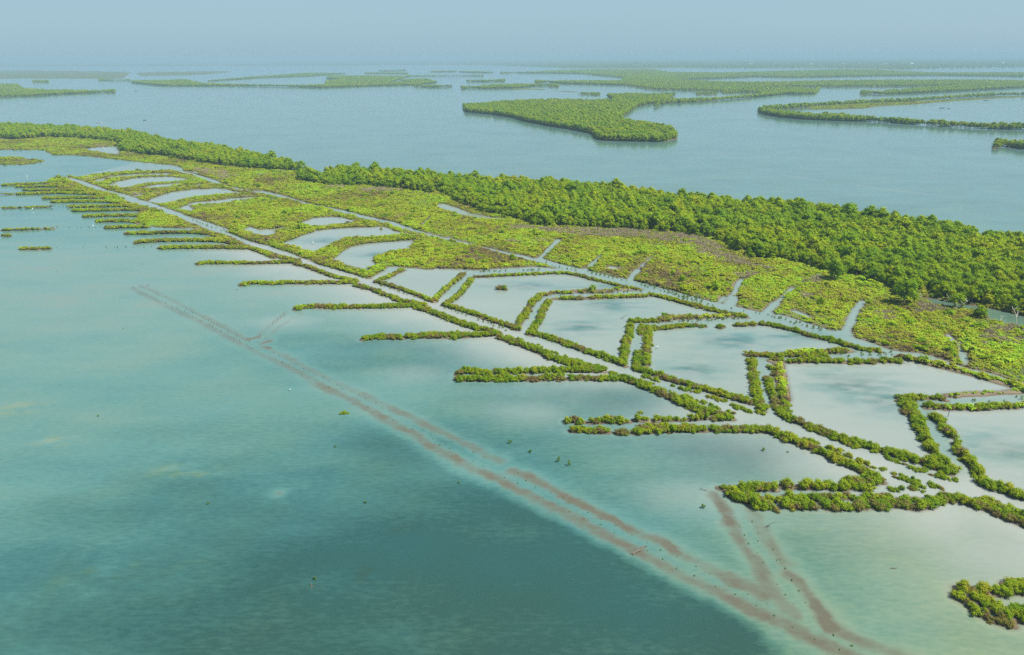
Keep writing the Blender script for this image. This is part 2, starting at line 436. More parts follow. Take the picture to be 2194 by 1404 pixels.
dike('on the far finger dikes at the left', 2.0, 0.12, 1.15,
     ('A4', 1075, 655, 1250, 652, 1450, 652, 1660, 655), ('A4', 905, 620, 1050, 608, 1200, 605, 1330, 605, 1480, 610, 1580, 625), ('A4', 1375, 600, 1500, 605),
     ('A4', 845, 560, 1000, 558, 1150, 553, 1300, 552, 1400, 562), ('A4', 705, 522, 800, 518, 905, 515, 990, 518), ('A4', 640, 480, 750, 476, 860, 476, 980, 484),
     ('A4', 560, 446, 700, 441, 850, 440, 1020, 442), ('A4', 490, 408, 650, 405, 800, 402, 1000, 402, 1080, 412),
     ('A4', 465, 381, 560, 380, 650, 379, 750, 376, 850, 376, 980, 388), ('A4', 350, 348, 500, 346, 650, 346, 720, 346, 860, 358),
     ('A4', 290, 325, 450, 321, 600, 321, 750, 321, 820, 330), ('A4', 110, 297, 250, 293, 400, 288, 700, 298, 780, 308), ('A4', 160, 272, 300, 269, 450, 271, 620, 279, 720, 292),
     ('A4', 10, 237, 100, 233, 250, 227, 350, 221), ('A4', 110, 247, 300, 245, 500, 245, 620, 268), ('A4', 330, 220, 420, 216))
dike('on the broken dike remains at the left edge', 1.2, 0.2, 1.0,
     ('A4', 10, 390, 100, 389, 200, 386, 340, 383), ('A4', 10, 537, 200, 532, 355, 527), ('A4', 10, 574, 80, 573), ('A4', 10, 297, 90, 296), ('A4', 135, 662, 340, 660), fill=0.6)
# island at the lower right corner
dike('on the small hooked island at the lower right', 1.0, 0.2, 1.0,
     ('E3', 260, 350, 450, 330), ('E3', 450, 470, 620, 480, 800, 400, 880, 450), ('E3', 600, 600, 800, 580, 900, 700), ('E3', 1050, 450, 1200, 430, 1350, 380, 1645, 400),
     ('E3', 1300, 280, 1645, 300), ('E3', 800, 620, 1000, 750, 1150, 850, 1250, 980), ('E3', 1350, 850, 1500, 800, 1645, 850), ('E3', 1450, 1000, 1645, 1020))
dike('on the muddy lagoon edge of the small hooked island', 0.7, 0.75, 0.8,
     ('E3', 200, 500, 350, 590, 500, 690, 650, 830, 800, 920, 950, 1000, 1150, 1050, 1300, 1120, 1430, 1130))

# right side of the main channel, near to far
dike('on the channel dike of the pond at the right edge', 0.9, 0.25, 1.2,
     ('C3', 1410, 590, 1440, 610, 1500, 630), ('C3', 1500, 665, 1540, 700, 1570, 740), ('C3', 1590, 790, 1620, 810), ('C3', 1610, 840, 1650, 880, 1690, 920, 1720, 960, 1750, 1000, 1780, 1045),
     ('C3', 1760, 1065, 1850, 1110, 1950, 1140, 2030, 1165, 2106, 1190))
dike('on the upper dike of the pond at the right edge', 1.0, 0.3, 1.0,
     ('C3', 1375, 520, 1450, 515, 1510, 525), ('C3', 1560, 522, 1610, 522), ('C3', 1740, 528, 1840, 525), ('C3', 1870, 520, 1930, 515, 2050, 520))
dike('on the right-hand dike of the large near pond', 0.9, 0.25, 1.2,
     ('C3', 1170, 455, 1270, 465), ('C3', 1205, 470, 1225, 520, 1250, 570, 1290, 620, 1315, 670, 1340, 715, 1375, 765, 1410, 815, 1435, 860), ('C3', 1250, 500, 1290, 580, 1330, 640), ('C3', 1440, 890, 1450, 905), ('C3', 1400, 930, 1500, 920, 1545, 975, 1565, 1020), fill=0.9)
dike('on the narrow dike top right of the large near pond', 0.8, 0.4, 0.95,
     ('C3', 1250, 445, 1370, 450), ('C3', 1410, 450, 1470, 455, 1520, 465), ('C3', 1575, 435, 1610, 437), fill=0.9)
dike('on the channel dike of the large near pond', 1.0, 0.3, 1.05,
     ('C3', 280, 560, 330, 600, 430, 640, 520, 680, 620, 710, 720, 750, 820, 780, 920, 810, 1020, 840, 1130, 870, 1240, 900, 1340, 930, 1440, 960, 1530, 1010))
dike('in the channel-edge row of the large near pond', 0.7, 0.05, 0.95,
     ('C3', 480, 680, 600, 720), ('C3', 620, 730, 740, 770), ('C3', 760, 790, 870, 820), ('C3', 975, 860, 990, 865), ('C3', 1040, 890, 1200, 940), ('C3', 1260, 970, 1280, 970),
     ('C3', 1310, 990, 1370, 995), ('C3', 1420, 1010, 1530, 1050), ('C3', 1580, 1070, 1620, 1075))
dike('on the left-hand dike of the large near pond', 0.55, 0.4, 1.05,
     ('C3', 190, 220, 240, 240, 240, 290), ('C3', 280, 370, 290, 440, 310, 520, 320, 560), ('C3', 185, 300, 200, 380, 225, 450, 250, 530, 280, 580))
dike('on the upper dike of the large near pond', 1.0, 0.35, 1.0,
     ('C3', 200, 170, 300, 175), ('C3', 330, 180, 450, 175, 590, 175, 740, 180), ('C3', 780, 182, 900, 182, 1050, 175, 1180, 180), fill=0.95)
dike('on the dike between the large near pond and the pond left of it', 1.0, 0.35, 1.0,
     ('C3', 20, 128, 120, 132, 210, 135, 290, 138), ('C3', 340, 130, 430, 135), ('C3', 510, 120, 600, 115), ('C3', 630, 105, 770, 105), ('C3', 440, 145, 620, 145), fill=0.95)
dike('on the right-hand dike of the pond left of the large near pond', 0.9, 0.25, 0.95,
     ('C2', 1090, 165, 1100, 220, 1105, 290, 1115, 350, 1125, 420, 1150, 490, 1180, 550))
dike('on the channel dike left of the large near pond', 1.2, 0.35, 1.0,
     ('C2', 230, 240, 330, 260, 430, 300, 540, 330, 660, 365, 780, 400, 900, 430, 1000, 460, 1090, 490))
dike('in the channel-edge row left of the large near pond', 0.7, 0.05, 0.9,
     ('C2', 280, 280, 380, 320), ('C2', 480, 350, 500, 352), ('C2', 550, 375, 680, 405), ('C2', 750, 435, 900, 480), ('C2', 940, 500, 1090, 555), ('C2', 1130, 550, 1190, 575))
dike('on the left-hand dike of the pond with the egret', 1.0, 0.25, 1.0,
     ('C1', 1790, 290, 1790, 360, 1780, 440, 1770, 510, 1770, 580), ('C1', 1740, 280, 1735, 340), ('C1', 1705, 480, 1700, 560, 1700, 610))
dike('on the upper dike of the pond with the egret', 0.9, 0.3, 0.9,
     ('C1', 1760, 285, 1850, 290, 1960, 288, 2060, 275, 2180, 270), ('B3', 0, 1172, 100, 1170, 230, 1155), ('B3', 370, 1155, 410, 1155), ('B3', 500, 1160, 550, 1158), ('B3', 640, 1148, 800, 1140), fill=0.95)
dike('on the upper right dike of the pond with the egret', 1.2, 0.3, 0.9,
     ('B3', 830, 1130, 950, 1150, 1100, 1185, 1250, 1235, 1400, 1262, 1500, 1300, 1620, 1330, 1780, 1350))
dike('on the spit above the egret pond', 0.9, 0.3, 1.0, ('C1', 1640, 240, 1740, 240, 1840, 235, 1940, 230))
dike('on the left-hand dike of the middle pond', 1.05, 0.25, 1.0,
     ('C1', 1010, 80, 985, 120, 960, 160, 945, 205, 925, 250, 890, 300, 860, 335))
dike('on the channel dike of the middle pond', 1.25, 0.3, 1.0,
     ('C1', 850, 335, 960, 350, 1060, 385, 1160, 420, 1260, 455, 1360, 490, 1460, 520, 1560, 560, 1610, 585))
dike('on the right-hand dike of the middle pond', 1.05, 0.3, 1.0,
     ('C1', 1650, 260, 1640, 320, 1620, 380, 1610, 440, 1600, 500, 1590, 560))
dike('on the upper dike of the middle pond', 0.9, 0.3, 0.85,
     ('C1', 1090, 62, 1180, 60, 1270, 62), ('C1', 1335, 60, 1450, 50, 1530, 52), ('C1', 1570, 50, 1680, 47, 1780, 42), fill=0.95)
dike('on the upper right dike of the middle pond', 1.2, 0.3, 0.85,
     ('B2', 1790, 905, 1950, 938, 2060, 968, 2194, 1000), ('B3', 80, 925, 150, 948, 300, 990, 450, 1025, 600, 1062, 730, 1082))
dike('on the left-hand dike of the islet pond', 1.05, 0.3, 0.95,
     ('B2', 400, 785, 375, 825, 340, 870, 295, 920, 230, 965, 180, 990))
dike('on the channel dike of the islet pond', 1.25, 0.3, 0.95,
     ('B2', 190, 985, 300, 1020, 400, 1050, 500, 1085, 600, 1120, 700, 1150, 770, 1180))
dike('on the right-hand dike of the islet pond', 1.15, 0.3, 0.95,
     ('B2', 1000, 905, 940, 915, 890, 955, 860, 1005, 825, 1060, 780, 1120, 750, 1170))
dike('on the upper dikes of the islet pond', 0.8, 0.3, 0.8,
     ('B2', 1010, 898, 1100, 890, 1190, 895), ('B2', 1240, 890, 1280, 890), ('B2', 1340, 890, 1370, 890), ('B2', 1420, 890, 1440, 890), ('B2', 1480, 885, 1500, 885),
     ('B2', 430, 770, 550, 765, 700, 757, 850, 750, 1000, 742, 1160, 740), ('B2', 1150, 742, 1250, 760, 1350, 788, 1500, 822, 1600, 848, 1720, 870), fill=0.95)
dike('on the small islet in a pond', 1.0, 0.5, 0.8, ('B2', 605, 860, 670, 868))
dike('on the dikes of the small square pond', 1.15, 0.3, 0.9,
     ('B1', 1700, 570, 1640, 590, 1590, 620, 1500, 655), ('B1', 1480, 660, 1600, 692, 1700, 725, 1800, 762, 1900, 800, 1940, 815), ('B1', 2170, 600, 2100, 655, 2040, 705, 1980, 760, 1935, 810))
dike('on the dikes of the far ponds beside the channel', 1.15, 0.3, 0.9,
     ('B1', 1260, 385, 1210, 405, 1170, 445, 1110, 485, 1030, 505), ('B1', 1030, 512, 1150, 545, 1250, 575, 1350, 602, 1430, 630), ('B1', 1440, 615, 1500, 580, 1555, 548),
     ('B1', 980, 268, 900, 290, 830, 320, 750, 350, 690, 370), ('B1', 680, 385, 760, 405, 860, 438, 950, 465, 990, 475), ('B1', 1000, 462, 1080, 425, 1150, 385, 1240, 340),
     ('B1', 340, 268, 420, 300, 520, 340, 620, 365), ('B1', 1290, 375, 1450, 350, 1600, 342, 1800, 325), ('B1', 1240, 338, 1400, 328, 1600, 322, 1830, 312))
def run_on(ln, far=70.0):
    """Lines cut by the photo's right edge go on beyond it."""
    out = [ln]
    if len(ln) > 1 and proj([*ln[-1], 0.0])[0] > 2182:
        d = ln[-1] - ln[max(len(ln) - 3, 0)]; d = d / np.hypot(*d)
        out.append((ln[-1] + d * far)[None])
    return np.vstack(out)
DIKES = [(a, b, c, d, e, [run_on(x) for x in lines]) for a, b, c, d, e, lines in DIKES]
ISLETS = [W(('F', 1073, 618))]

# ------------------------------------------------------------------ layout: land, water cut into it, ridges, woods
LAND = {}
LAND['left_bank'] = W(('A4', 350, 190, 440, 192, 600, 260, 760, 310, 900, 365, 1050, 410, 1180, 455, 1310, 505, 1450, 560, 1560, 595, 1700, 655, 1650, 660, 1500, 612, 1400, 580,
                       1330, 560, 1300, 532, 1050, 525, 900, 500, 920, 445, 930, 418, 830, 378, 720, 350, 660, 318, 540, 292, 400, 268, 330, 240, 325, 210))
LAND['between_channels'] = W(('A4', 455, 182, 560, 188, 700, 160, 900, 148, 1150, 142, 1210, 152, 1320, 183, 1430, 225, 1580, 265, 1700, 290, 1760, 298, 1880, 322, 2194, 400),
                             ('B1', 1110, 100, 1350, 170, 1600, 230, 1780, 283, 1900, 308), ('B2', 0, 440, 300, 510, 600, 585, 900, 660, 1060, 702, 1060, 716, 900, 698, 700, 708, 450, 725, 300, 722, 0, 718),
                             ('B1', 1920, 575, 1700, 562, 1640, 548, 1560, 560, 1430, 640, 1150, 560, 1000, 520, 940, 490, 750, 420, 640, 390, 600, 370, 400, 310, 330, 262),
                             ('A4', 1540, 540, 1400, 490, 1280, 455, 1100, 390, 900, 320, 700, 265, 560, 215, 455, 186))
LAND['mainland'] = W(('A1', -200, 655, 0, 655, 280, 658, 330, 688, 480, 690, 700, 712, 900, 735, 1130, 757, 1165, 778), ('A4', 1220, 140, 1330, 172, 1450, 208, 1490, 232, 1600, 262, 1700, 282, 1780, 280, 1890, 308, 2194, 398),
                     ('B1', 1000, 65, 1120, 90, 1230, 118, 1360, 148, 1500, 180, 1640, 210, 1790, 262, 1920, 305), ('B2', 0, 425, 300, 495, 600, 568, 900, 635, 1060, 672, 1250, 722, 1450, 765, 1600, 795, 1750, 838, 1900, 878, 2050, 915, 2194, 955),
                     ('B3', 0, 850, 150, 890, 300, 930, 450, 970, 600, 1000, 800, 1050, 900, 1055, 1050, 1085, 1200, 1140, 1330, 1180, 1420, 1200, 1500, 1225),
                     ('B4', 740, 960, 860, 1000, 1000, 1050, 1100, 1065, 1200, 1075, 1330, 1110, 1440, 1150, 1600, 1190, 1750, 1240, 1915, 1290),
                     ('F', 2194, 830, 2420, 900, 2900, 1050, 2900, 622, 2420, 560, 2194, 517, 2050, 498, 1920, 483, 1800, 462, 1660, 447, 1480, 434, 1300, 412, 1180, 402, 1000, 393, 870, 381, 790, 370, 730, 372,
                      690, 371, 640, 365, 530, 337, 450, 319, 370, 311, 300, 293, 180, 280, 0, 272, -200, 268))
LAND['left_islet'] = W(('A1', -50, 705, 130, 702, 180, 715, 300, 722, 220, 742, 130, 752, -50, 752))
# ponds and pools; each becomes a water object of its own
PONDS = [
    ('bright pond at the right edge, cut off by the photo', W(('C3', 1500, 590, 1560, 570, 1700, 555, 2106, 545), ('F', 2260, 880, 2260, 1060), ('C3', 2106, 1160, 1960, 1110, 1840, 1060, 1760, 980, 1700, 880, 1640, 820, 1590, 720, 1540, 660))),
    ('largest near pond with a blue patch in its middle', W(('C3', 280, 225, 380, 210, 600, 205, 760, 200, 1050, 210, 1200, 205, 1420, 240, 1600, 280, 1800, 330, 2000, 385, 2060, 405, 1850, 430, 1600, 440, 1300, 440, 1160, 440,
                                                             1190, 560, 1270, 650, 1310, 750, 1380, 850, 1380, 880, 1250, 880, 1000, 800, 800, 760, 640, 690, 480, 640, 350, 570, 330, 470, 310, 380, 275, 330))),
    ('pond with a white egret standing at its left side', W(('C1', 1830, 320, 1930, 310, 2050, 300, 2194, 290), ('B3', 200, 1180, 500, 1165, 800, 1158, 900, 1165, 1080, 1205, 1280, 1270, 1480, 1325, 1500, 1340, 1300, 1345, 1000, 1350, 720, 1352),
                                                          ('C2', 1040, 150, 1055, 230, 1070, 350, 1080, 440, 960, 415, 760, 370, 600, 320, 460, 275, 330, 225, 340, 160, 330, 90, 350, 20))),
    ('middle pond between the islet pond and the egret pond', W(('C1', 1060, 85, 1180, 85, 1300, 75, 1500, 75, 1780, 55, 1900, 75, 2060, 110, 2194, 150), ('B3', 200, 1010, 380, 1060, 530, 1085, 400, 1100, 100, 1110),
                                                              ('C1', 1650, 225, 1610, 270, 1600, 340, 1580, 420, 1540, 490, 1440, 475, 1300, 425, 1130, 360, 940, 315, 960, 240, 1000, 160))),
    ('pond with a small bushy islet', W(('B2', 440, 795, 600, 785, 800, 775, 1000, 765, 1160, 770, 1300, 800, 1440, 835, 1560, 865, 1600, 880, 1450, 875, 1200, 880, 1000, 885, 880, 900, 830, 950, 820, 1010, 780, 1070, 720, 1105, 620, 1080, 450, 1030, 290, 970, 360, 900, 430, 820))),
    ('small square pond beside the channel', W(('B1', 1640, 605, 1700, 585, 1900, 590, 1950, 568, 2110, 575, 2120, 600, 2050, 650, 1960, 700, 1920, 750, 1850, 735, 1730, 690, 1590, 645))),
    ('blunt-nosed pond beside the green marsh field', W(('B1', 1285, 400, 1400, 370, 1600, 360, 1780, 345, 1750, 400, 1760, 415, 1620, 435, 1480, 470, 1440, 510, 1480, 540, 1410, 585, 1300, 555, 1130, 495, 1200, 450))),
    ('long pond with a small white bird on it', W(('B1', 745, 370, 860, 320, 980, 275, 1100, 262, 1250, 250, 1550, 240, 1640, 280, 1770, 305, 1500, 318, 1250, 325, 1130, 375, 1000, 440, 880, 415))),
    ('narrow pond behind the long pond', W(('B1', 865, 222, 1000, 172, 1200, 165, 1340, 200, 1300, 215, 1100, 232, 950, 235))),
    ('shallow ragged pool behind the channel dike', W(('B1', 425, 270, 490, 238, 560, 265, 700, 255, 805, 240, 700, 268, 690, 305, 620, 315, 530, 295))),
    ('thin hooked pool in the green marsh field', W(('A4', 1180, 402, 1300, 358, 1450, 343, 1600, 325, 1780, 318, 1600, 350, 1450, 365, 1260, 378, 1300, 400, 1290, 415, 1240, 408))),
    ('crescent pond between far dikes', W(('A4', 990, 350, 1090, 368, 1200, 345, 1320, 315, 1500, 302, 1660, 300, 1590, 268, 1450, 264, 1300, 268, 1150, 288, 1030, 325))),
    ('small pool between far dikes', W(('A4', 890, 312, 1000, 294, 930, 318))),
    ('thin crescent pond between far dikes', W(('A4', 930, 266, 1030, 240, 1200, 228, 1270, 231, 1130, 251, 1000, 264))),
    ('broad crescent pond between far dikes', W(('A4', 715, 240, 800, 214, 920, 190, 1150, 184, 1300, 205, 1180, 216, 980, 227, 840, 257, 780, 259))),
    ('farthest crescent pond between far dikes', W(('A4', 612, 213, 750, 180, 900, 165, 1150, 159, 1130, 175, 930, 180, 760, 190, 660, 219))),
    ('narrow pool at the foot of the forest', W(('B2', 105, 218, 180, 205, 260, 230, 400, 282, 560, 312, 720, 332, 600, 338, 440, 328, 330, 292, 200, 262))),
    ('tiny pool in the marsh scrub', W(('B2', 1450, 722, 1560, 728, 1540, 704, 1480, 698))),
    ('dark creek beneath the forest at the right edge', W(('B4', 1240, 700, 1290, 740, 1480, 765, 1600, 790, 1700, 850, 1915, 905), ('F', 2300, 735, 2300, 690), ('B4', 1915, 825, 1750, 785, 1600, 755, 1480, 740, 1300, 700))),
    ('pool among reeds left of the forest', W(('A1', 540, 648, 620, 638, 750, 632, 765, 680, 720, 685, 640, 670, 560, 660))),
    ('hooked blue pool in the scrub at the right', W(('B4', 1368, 942, 1395, 938, 1440, 980, 1490, 1048, 1465, 1052, 1420, 1010))),
]
CHANNELS = [  # water cut into the land: (half width, line)
    (1.6, W(('A4', 1215, 148, 1320, 178, 1420, 214))), (1.6, W(('A4', 1440, 228, 1330, 240, 1200, 252))), (1.5, W(('A4', 1765, 288, 1830, 300, 1880, 309))), (0.5, W(('A4', 1880, 312, 2194, 396), ('B1', 1000, 70, 1110, 92))),
    (2.2, W(('B1', 1180, 110, 1350, 155, 1500, 192, 1620, 214))), (1.4, W(('B1', 1720, 258, 1790, 270, 1900, 306))), (0.5, W(('B2', 0, 432, 300, 502, 600, 574, 900, 645))),
    (2.6, W(('B2', 930, 648, 1060, 690, 1180, 712, 1290, 742, 1450, 778, 1600, 812, 1750, 850, 1900, 892, 2050, 930, 2194, 972), ('B3', 150, 915, 300, 955, 450, 995, 600, 1025, 800, 1070, 1000, 1105, 1150, 1145, 1300, 1190, 1420, 1215, 1500, 1222))),
    (0.88, W(('B2', 930, 645, 1000, 580))), (1.36, W(('B2', 1000, 580, 1040, 540, 1085, 490))), (1.28, W(('B2', 1290, 730, 1360, 665))), (0.72, W(('B2', 1360, 665, 1460, 575))),
    (1.20, W(('B2', 1640, 810, 1700, 730))), (0.56, W(('B2', 1700, 730, 1790, 650, 1830, 610))), (1.76, W(('B3', 590, 1025, 625, 935))), (0.96, W(('B3', 625, 935, 650, 860, 690, 800))),
    (1.44, W(('B3', 880, 1075, 960, 985))), (0.72, W(('B3', 960, 985, 1020, 930, 1090, 868))), (1.36, W(('B3', 1495, 1225, 1550, 1130, 1580, 1040, 1640, 975))), (0.96, W(('B4', 1490, 1060, 1500, 1150))),
    (0.56, W(('B1', 1830, 238, 1912, 165))), (0.28, W(('B1', 1120, 92, 1230, 25))), (0.32, W(('B2', 500, 468, 600, 412, 680, 375))), (1.60, W(('A4', 1290, 150, 1360, 165))),
    (0.96, W(('B3', 510, 975, 560, 940))), (1.04, W(('B4', 350, 790, 450, 830)))]
DIRT = [  # bare banks of dug-out soil along the second channel
    (1.0, W(('A4', 1490, 255, 1580, 278, 1660, 292))), (0.9, W(('B1', 1200, 100, 1300, 108, 1420, 145, 1520, 175, 1620, 190))), (1.0, W(('B1', 1220, 150, 1300, 175, 1400, 200))),
    (0.9, W(('B1', 1680, 268, 1790, 292, 1850, 300))), (0.9, W(('B2', 1060, 655, 1160, 668, 1240, 690, 1290, 705))), (0.8, W(('B2', 1340, 715, 1440, 745, 1560, 780))),
    (1.0, W(('B3', 0, 835, 120, 860, 250, 900, 400, 940, 480, 965))), (0.8, W(('B3', 700, 1000, 830, 1035))), (0.9, W(('B3', 960, 1055, 1100, 1090, 1250, 1135, 1400, 1185))),
    (1.1, W(('C3', 1180, 165, 1300, 185, 1420, 215, 1550, 245, 1700, 285, 1800, 312, 1900, 340, 2000, 368, 2106, 390))), (0.45, W(('C3', 1530, 450, 1750, 436, 1950, 428, 2106, 412))),
    (0.5, W(('C3', 1500, 540, 1700, 540, 2106, 520))), (0.4, W(('C3', 300, 135, 520, 128, 800, 115))), (0.45, W(('B2', 1190, 893, 1500, 885, 1720, 878))), (0.45, W(('B3', 130, 1105, 300, 1100, 700, 1085))),
    (0.5, W(('C1', 1940, 232, 2194, 222), ('B3', 60, 1100, 150, 1100))), (0.6, W(('C2', 1290, 215, 1310, 340, 1345, 480))), (0.6, W(('B1', 1300, 378, 1600, 350, 1820, 325))),
    (0.5, W(('C1', 1060, 75, 1300, 72, 1780, 50)))]
DIRT = [(hw, run_on(ln)) for hw, ln in DIRT]
RIDGE_LINES = [  # submerged mud ridges
    (1.1, 0.45, W(('D1', 260, 180, 420, 265, 600, 352, 800, 452, 1000, 562, 1180, 652, 1400, 755, 1560, 845, 1750, 935))),
    (1.25, 0.85, W(('D2', 250, 70, 400, 140, 560, 225, 740, 330, 900, 410, 1000, 482, 1150, 558, 1280, 635, 1450, 705, 1600, 785, 1800, 885, 2000, 985, 2150, 1065), ('D3', 850, 545, 1000, 620, 1150, 698, 1300, 782))),
    (1.3, 0.75, W(('D3', 1300, 782, 1500, 885, 1700, 975, 1850, 1055, 2000, 1130, 2100, 1170), ('C4', 700, 1120, 850, 1195, 1000, 1260, 1150, 1330))),
    (1.0, 0.40, W(('D1', 315, 165, 480, 232, 640, 320, 800, 402, 950, 480, 1040, 530))),
    (1.0, 0.40, W(('D1', 1140, 575, 1250, 618, 1400, 700, 1560, 780, 1700, 850, 1830, 912, 1950, 980))),
    (1.1, 0.60, W(('D2', 540, 140, 700, 212, 830, 270, 1000, 358, 1150, 428, 1300, 498, 1480, 595))),
    (1.2, 0.95, W(('D2', 1560, 655, 1700, 712, 1850, 790, 2000, 868, 2194, 968), ('D3', 640, 308, 800, 392, 1000, 490, 1140, 565))),
    (1.2, 0.95, W(('D3', 1190, 595, 1260, 605, 1350, 655, 1420, 710))), (1.2, 0.75, W(('D3', 1480, 735, 1600, 795, 1750, 872, 1900, 940, 2000, 985), ('C4', 420, 860))),
    (1.1, 0.80, W(('C4', 110, 180, 180, 280, 240, 410, 290, 510, 370, 610, 440, 720, 510, 850, 590, 930, 660, 990))),
    (1.1, 0.65, W(('C4', 360, 300, 420, 400, 470, 480, 520, 560, 590, 650))), (1.2, 0.95, W(('C4', 620, 720, 700, 800, 740, 860))), (1.2, 0.95, W(('C4', 770, 890, 830, 960, 870, 1040, 900, 1075))),
    (1.2, 0.60, W(('C4', 900, 1080, 980, 1120, 1100, 1180, 1300, 1250, 1450, 1300))),
    (0.8, 0.35, W(('D1', 1100, 505, 1180, 435, 1240, 385, 1290, 345))), (0.7, 0.25, W(('D1', 1135, 545, 1200, 485, 1250, 440, 1400, 350))),
    (0.8, 1.2, W(('D1', 1052, 522, 1098, 512))), (0.8, 1.2, W(('D1', 1126, 556, 1184, 536))), (0.7, 1.0, W(('D1', 1155, 575, 1188, 588))), (0.5, 0.7, W(('D1', 1220, 606, 1240, 611))),
    (0.5, 0.8, W(('D1', 1845, 925, 1875, 932))), (0.7, 0.9, W(('D4', 1385, 600, 1395, 600)))]
DEEP = W(('F', 660, 860, 800, 905), ('D2', 740, 380, 900, 460, 1000, 520, 1150, 600, 1280, 680, 1450, 750, 1600, 830, 1800, 930, 2000, 1030, 2150, 1100),
         ('D3', 850, 600, 1000, 670, 1110, 730, 1300, 830, 1500, 930, 1700, 1030, 1850, 1110, 2000, 1190), ('F', 1750, 1500, 1300, 1560, 300, 1560, -300, 1500, -300, 1180, 300, 1000))
WAKES = [(2.2, 0.22, W(('A2', 900, 500, 950, 545, 1050, 585, 1180, 610, 1400, 632), ('A3', 0, 660, 70, 662))), (2.0, 0.30, W(('A3', 90, 630, 250, 680, 400, 705, 600, 735, 900, 782, 1100, 808, 1400, 850, 1700, 880))),
         (4.5, 0.26, W(('A1', 1130, 445, 1300, 430, 1500, 415, 1620, 405, 1760, 388))), (4.0, 0.22, W(('A1', 730, 440, 850, 425, 1000, 408, 1250, 375))), (4.0, 0.20, W(('A1', 960, 510, 1060, 530, 1150, 560))), (4.0, 0.18, W(('A1', 1800, 330, 2194, 305), ('A2', 150, 290)))]
PALE_SAND = [(45, 875, 6, 1.0), (120, 946, 5, 1.2), (395, 1012, 8, 1.0), (700, 1253, 5, 1.1), (780, 1235, 7, 1.1), (215, 1235, 10, 0.7), (860, 1133, 5, 0.5), (400, 1215, 8, 0.4)]
DARK_WATER = [(1120, 1010, 15, 0.35), (1250, 1240, 17, 0.5), (1290, 1385, 14, 0.45), (1345, 852, 10, 0.75), (1525, 950, 10, 0.6), (1060, 815, 11, 0.35), (1000, 900, 12, 0.2), (760, 780, 14, 0.35), (900, 755, 12, 0.35),
              (640, 720, 14, 0.3), (60, 640, 110, -0.4), (330, 560, 60, -0.15), (350, 1440, 30, 0.3), (1620, 990, 9, 0.25), (1850, 1200, 12, 0.2), (900, 930, 10, 0.35), (700, 1370, 12, 0.25), (1000, 1180, 14, 0.25)]
BLUE_PATCH = [(1120, 612, 17, 6), (1300, 655, 15, 9), (1560, 730, 15, 10), (1820, 820, 14, 11), (1310, 615, 18, 5), (1700, 722, 16, 5), (1240, 700, 12, 8), (1900, 860, 10, 8), (700, 515, 20, 7), (810, 545, 14, 6), (2150, 960, 12, 9), (1480, 790, 10, 8)]

# forests: far edge read at the tree tops, near edge at the ground
F_LEFT = np.vstack([W(('A1', -200, 455, 0, 462, 200, 465, 350, 478, 480, 482, 640, 508, 900, 512, 960, 545, 1110, 572, 1180, 562, 1290, 567, 1400, 592, 1550, 628, 1730, 660, 1830, 700, 1880, 738, 1970, 730, 2060, 755), z=3.2),
                    W(('A1', 2060, 800, 1850, 795, 1550, 778, 1350, 752, 1150, 722, 1040, 700, 900, 690, 760, 668, 750, 610, 500, 585, 300, 578, 100, 592, -200, 570))])
F_RIGHT = np.vstack([W(('A2', 0, 755, 200, 758, 260, 780, 500, 782, 680, 780, 850, 828, 980, 818, 1200, 828, 1500, 850, 1800, 868, 2194, 925),
                       ('B3', 160, 132, 350, 128, 500, 142, 700, 197, 800, 168, 1000, 182, 1200, 202, 1320, 200, 1450, 240, 1530, 220, 1800, 255, 1900, 300, 2000, 330), ('B4', 1240, 145, 1500, 195, 1640, 245, 1915, 275), ('F', 2420, 545, 2900, 608), z=3.2),
                     W(('F', 2900, 900, 2420, 760), ('B4', 1915, 818, 1720, 775, 1560, 748, 1400, 752, 1300, 700, 1240, 655, 1190, 715, 1000, 690),
                       ('B3', 1850, 880, 1800, 850, 1690, 825, 1550, 775, 1430, 785, 1300, 730, 1180, 685, 1050, 665, 900, 660, 760, 660, 700, 615, 570, 550, 520, 515, 400, 475, 250, 455, 0, 432),
                       ('B2', 1700, 425, 1500, 412, 1180, 402, 900, 392, 850, 372, 740, 335, 560, 298, 420, 262, 230, 175, 130, 115, 0, 120), ('A2', 600, 935, 500, 915, 300, 895, 130, 885, -30, 880))])
DRY = [W(('B2', 720, 385, 1200, 405, 1700, 425, 2194, 455), ('B3', 250, 455, 420, 490, 520, 540, 600, 620, 720, 670, 900, 720, 950, 745, 840, 735, 700, 690, 560, 680, 430, 640, 330, 560, 150, 520, 0, 500), ('B2', 2000, 495, 1500, 470, 1000, 440, 720, 410)),
       W(('B4', 1640, 920, 1720, 880, 1800, 870, 1915, 900), ('F', 2300, 715, 2300, 760), ('B4', 1915, 1000, 1800, 1000, 1690, 1030, 1620, 980)),
       W(('B4', 1180, 750, 1300, 760, 1400, 800, 1300, 810, 1180, 790)), W(('B3', 1180, 930, 1300, 920, 1280, 945, 1180, 950)), W(('A2', 20, 850, 120, 870, 110, 900, 0, 900)), W(('A2', 210, 905, 450, 895, 480, 920, 260, 930)),
       W(('A4', 1290, 130, 1500, 140, 1600, 185, 1500, 200, 1380, 165)), W(('B3', 1250, 790, 1340, 800, 1330, 850, 1230, 830))]
PONDSIDE = np.vstack([W(('F', 148, 383, 480, 497, 690, 572, 800, 600, 940, 655, 1125, 715, 1345, 790, 1560, 875, 1650, 892, 1900, 965, 2060, 1035, 2194, 1085, 2500, 1180, 3000, 1340, 3000, 900, 2500, 700)), W(('F', 2000, 560, 1400, 450, 700, 380, 370, 330))])

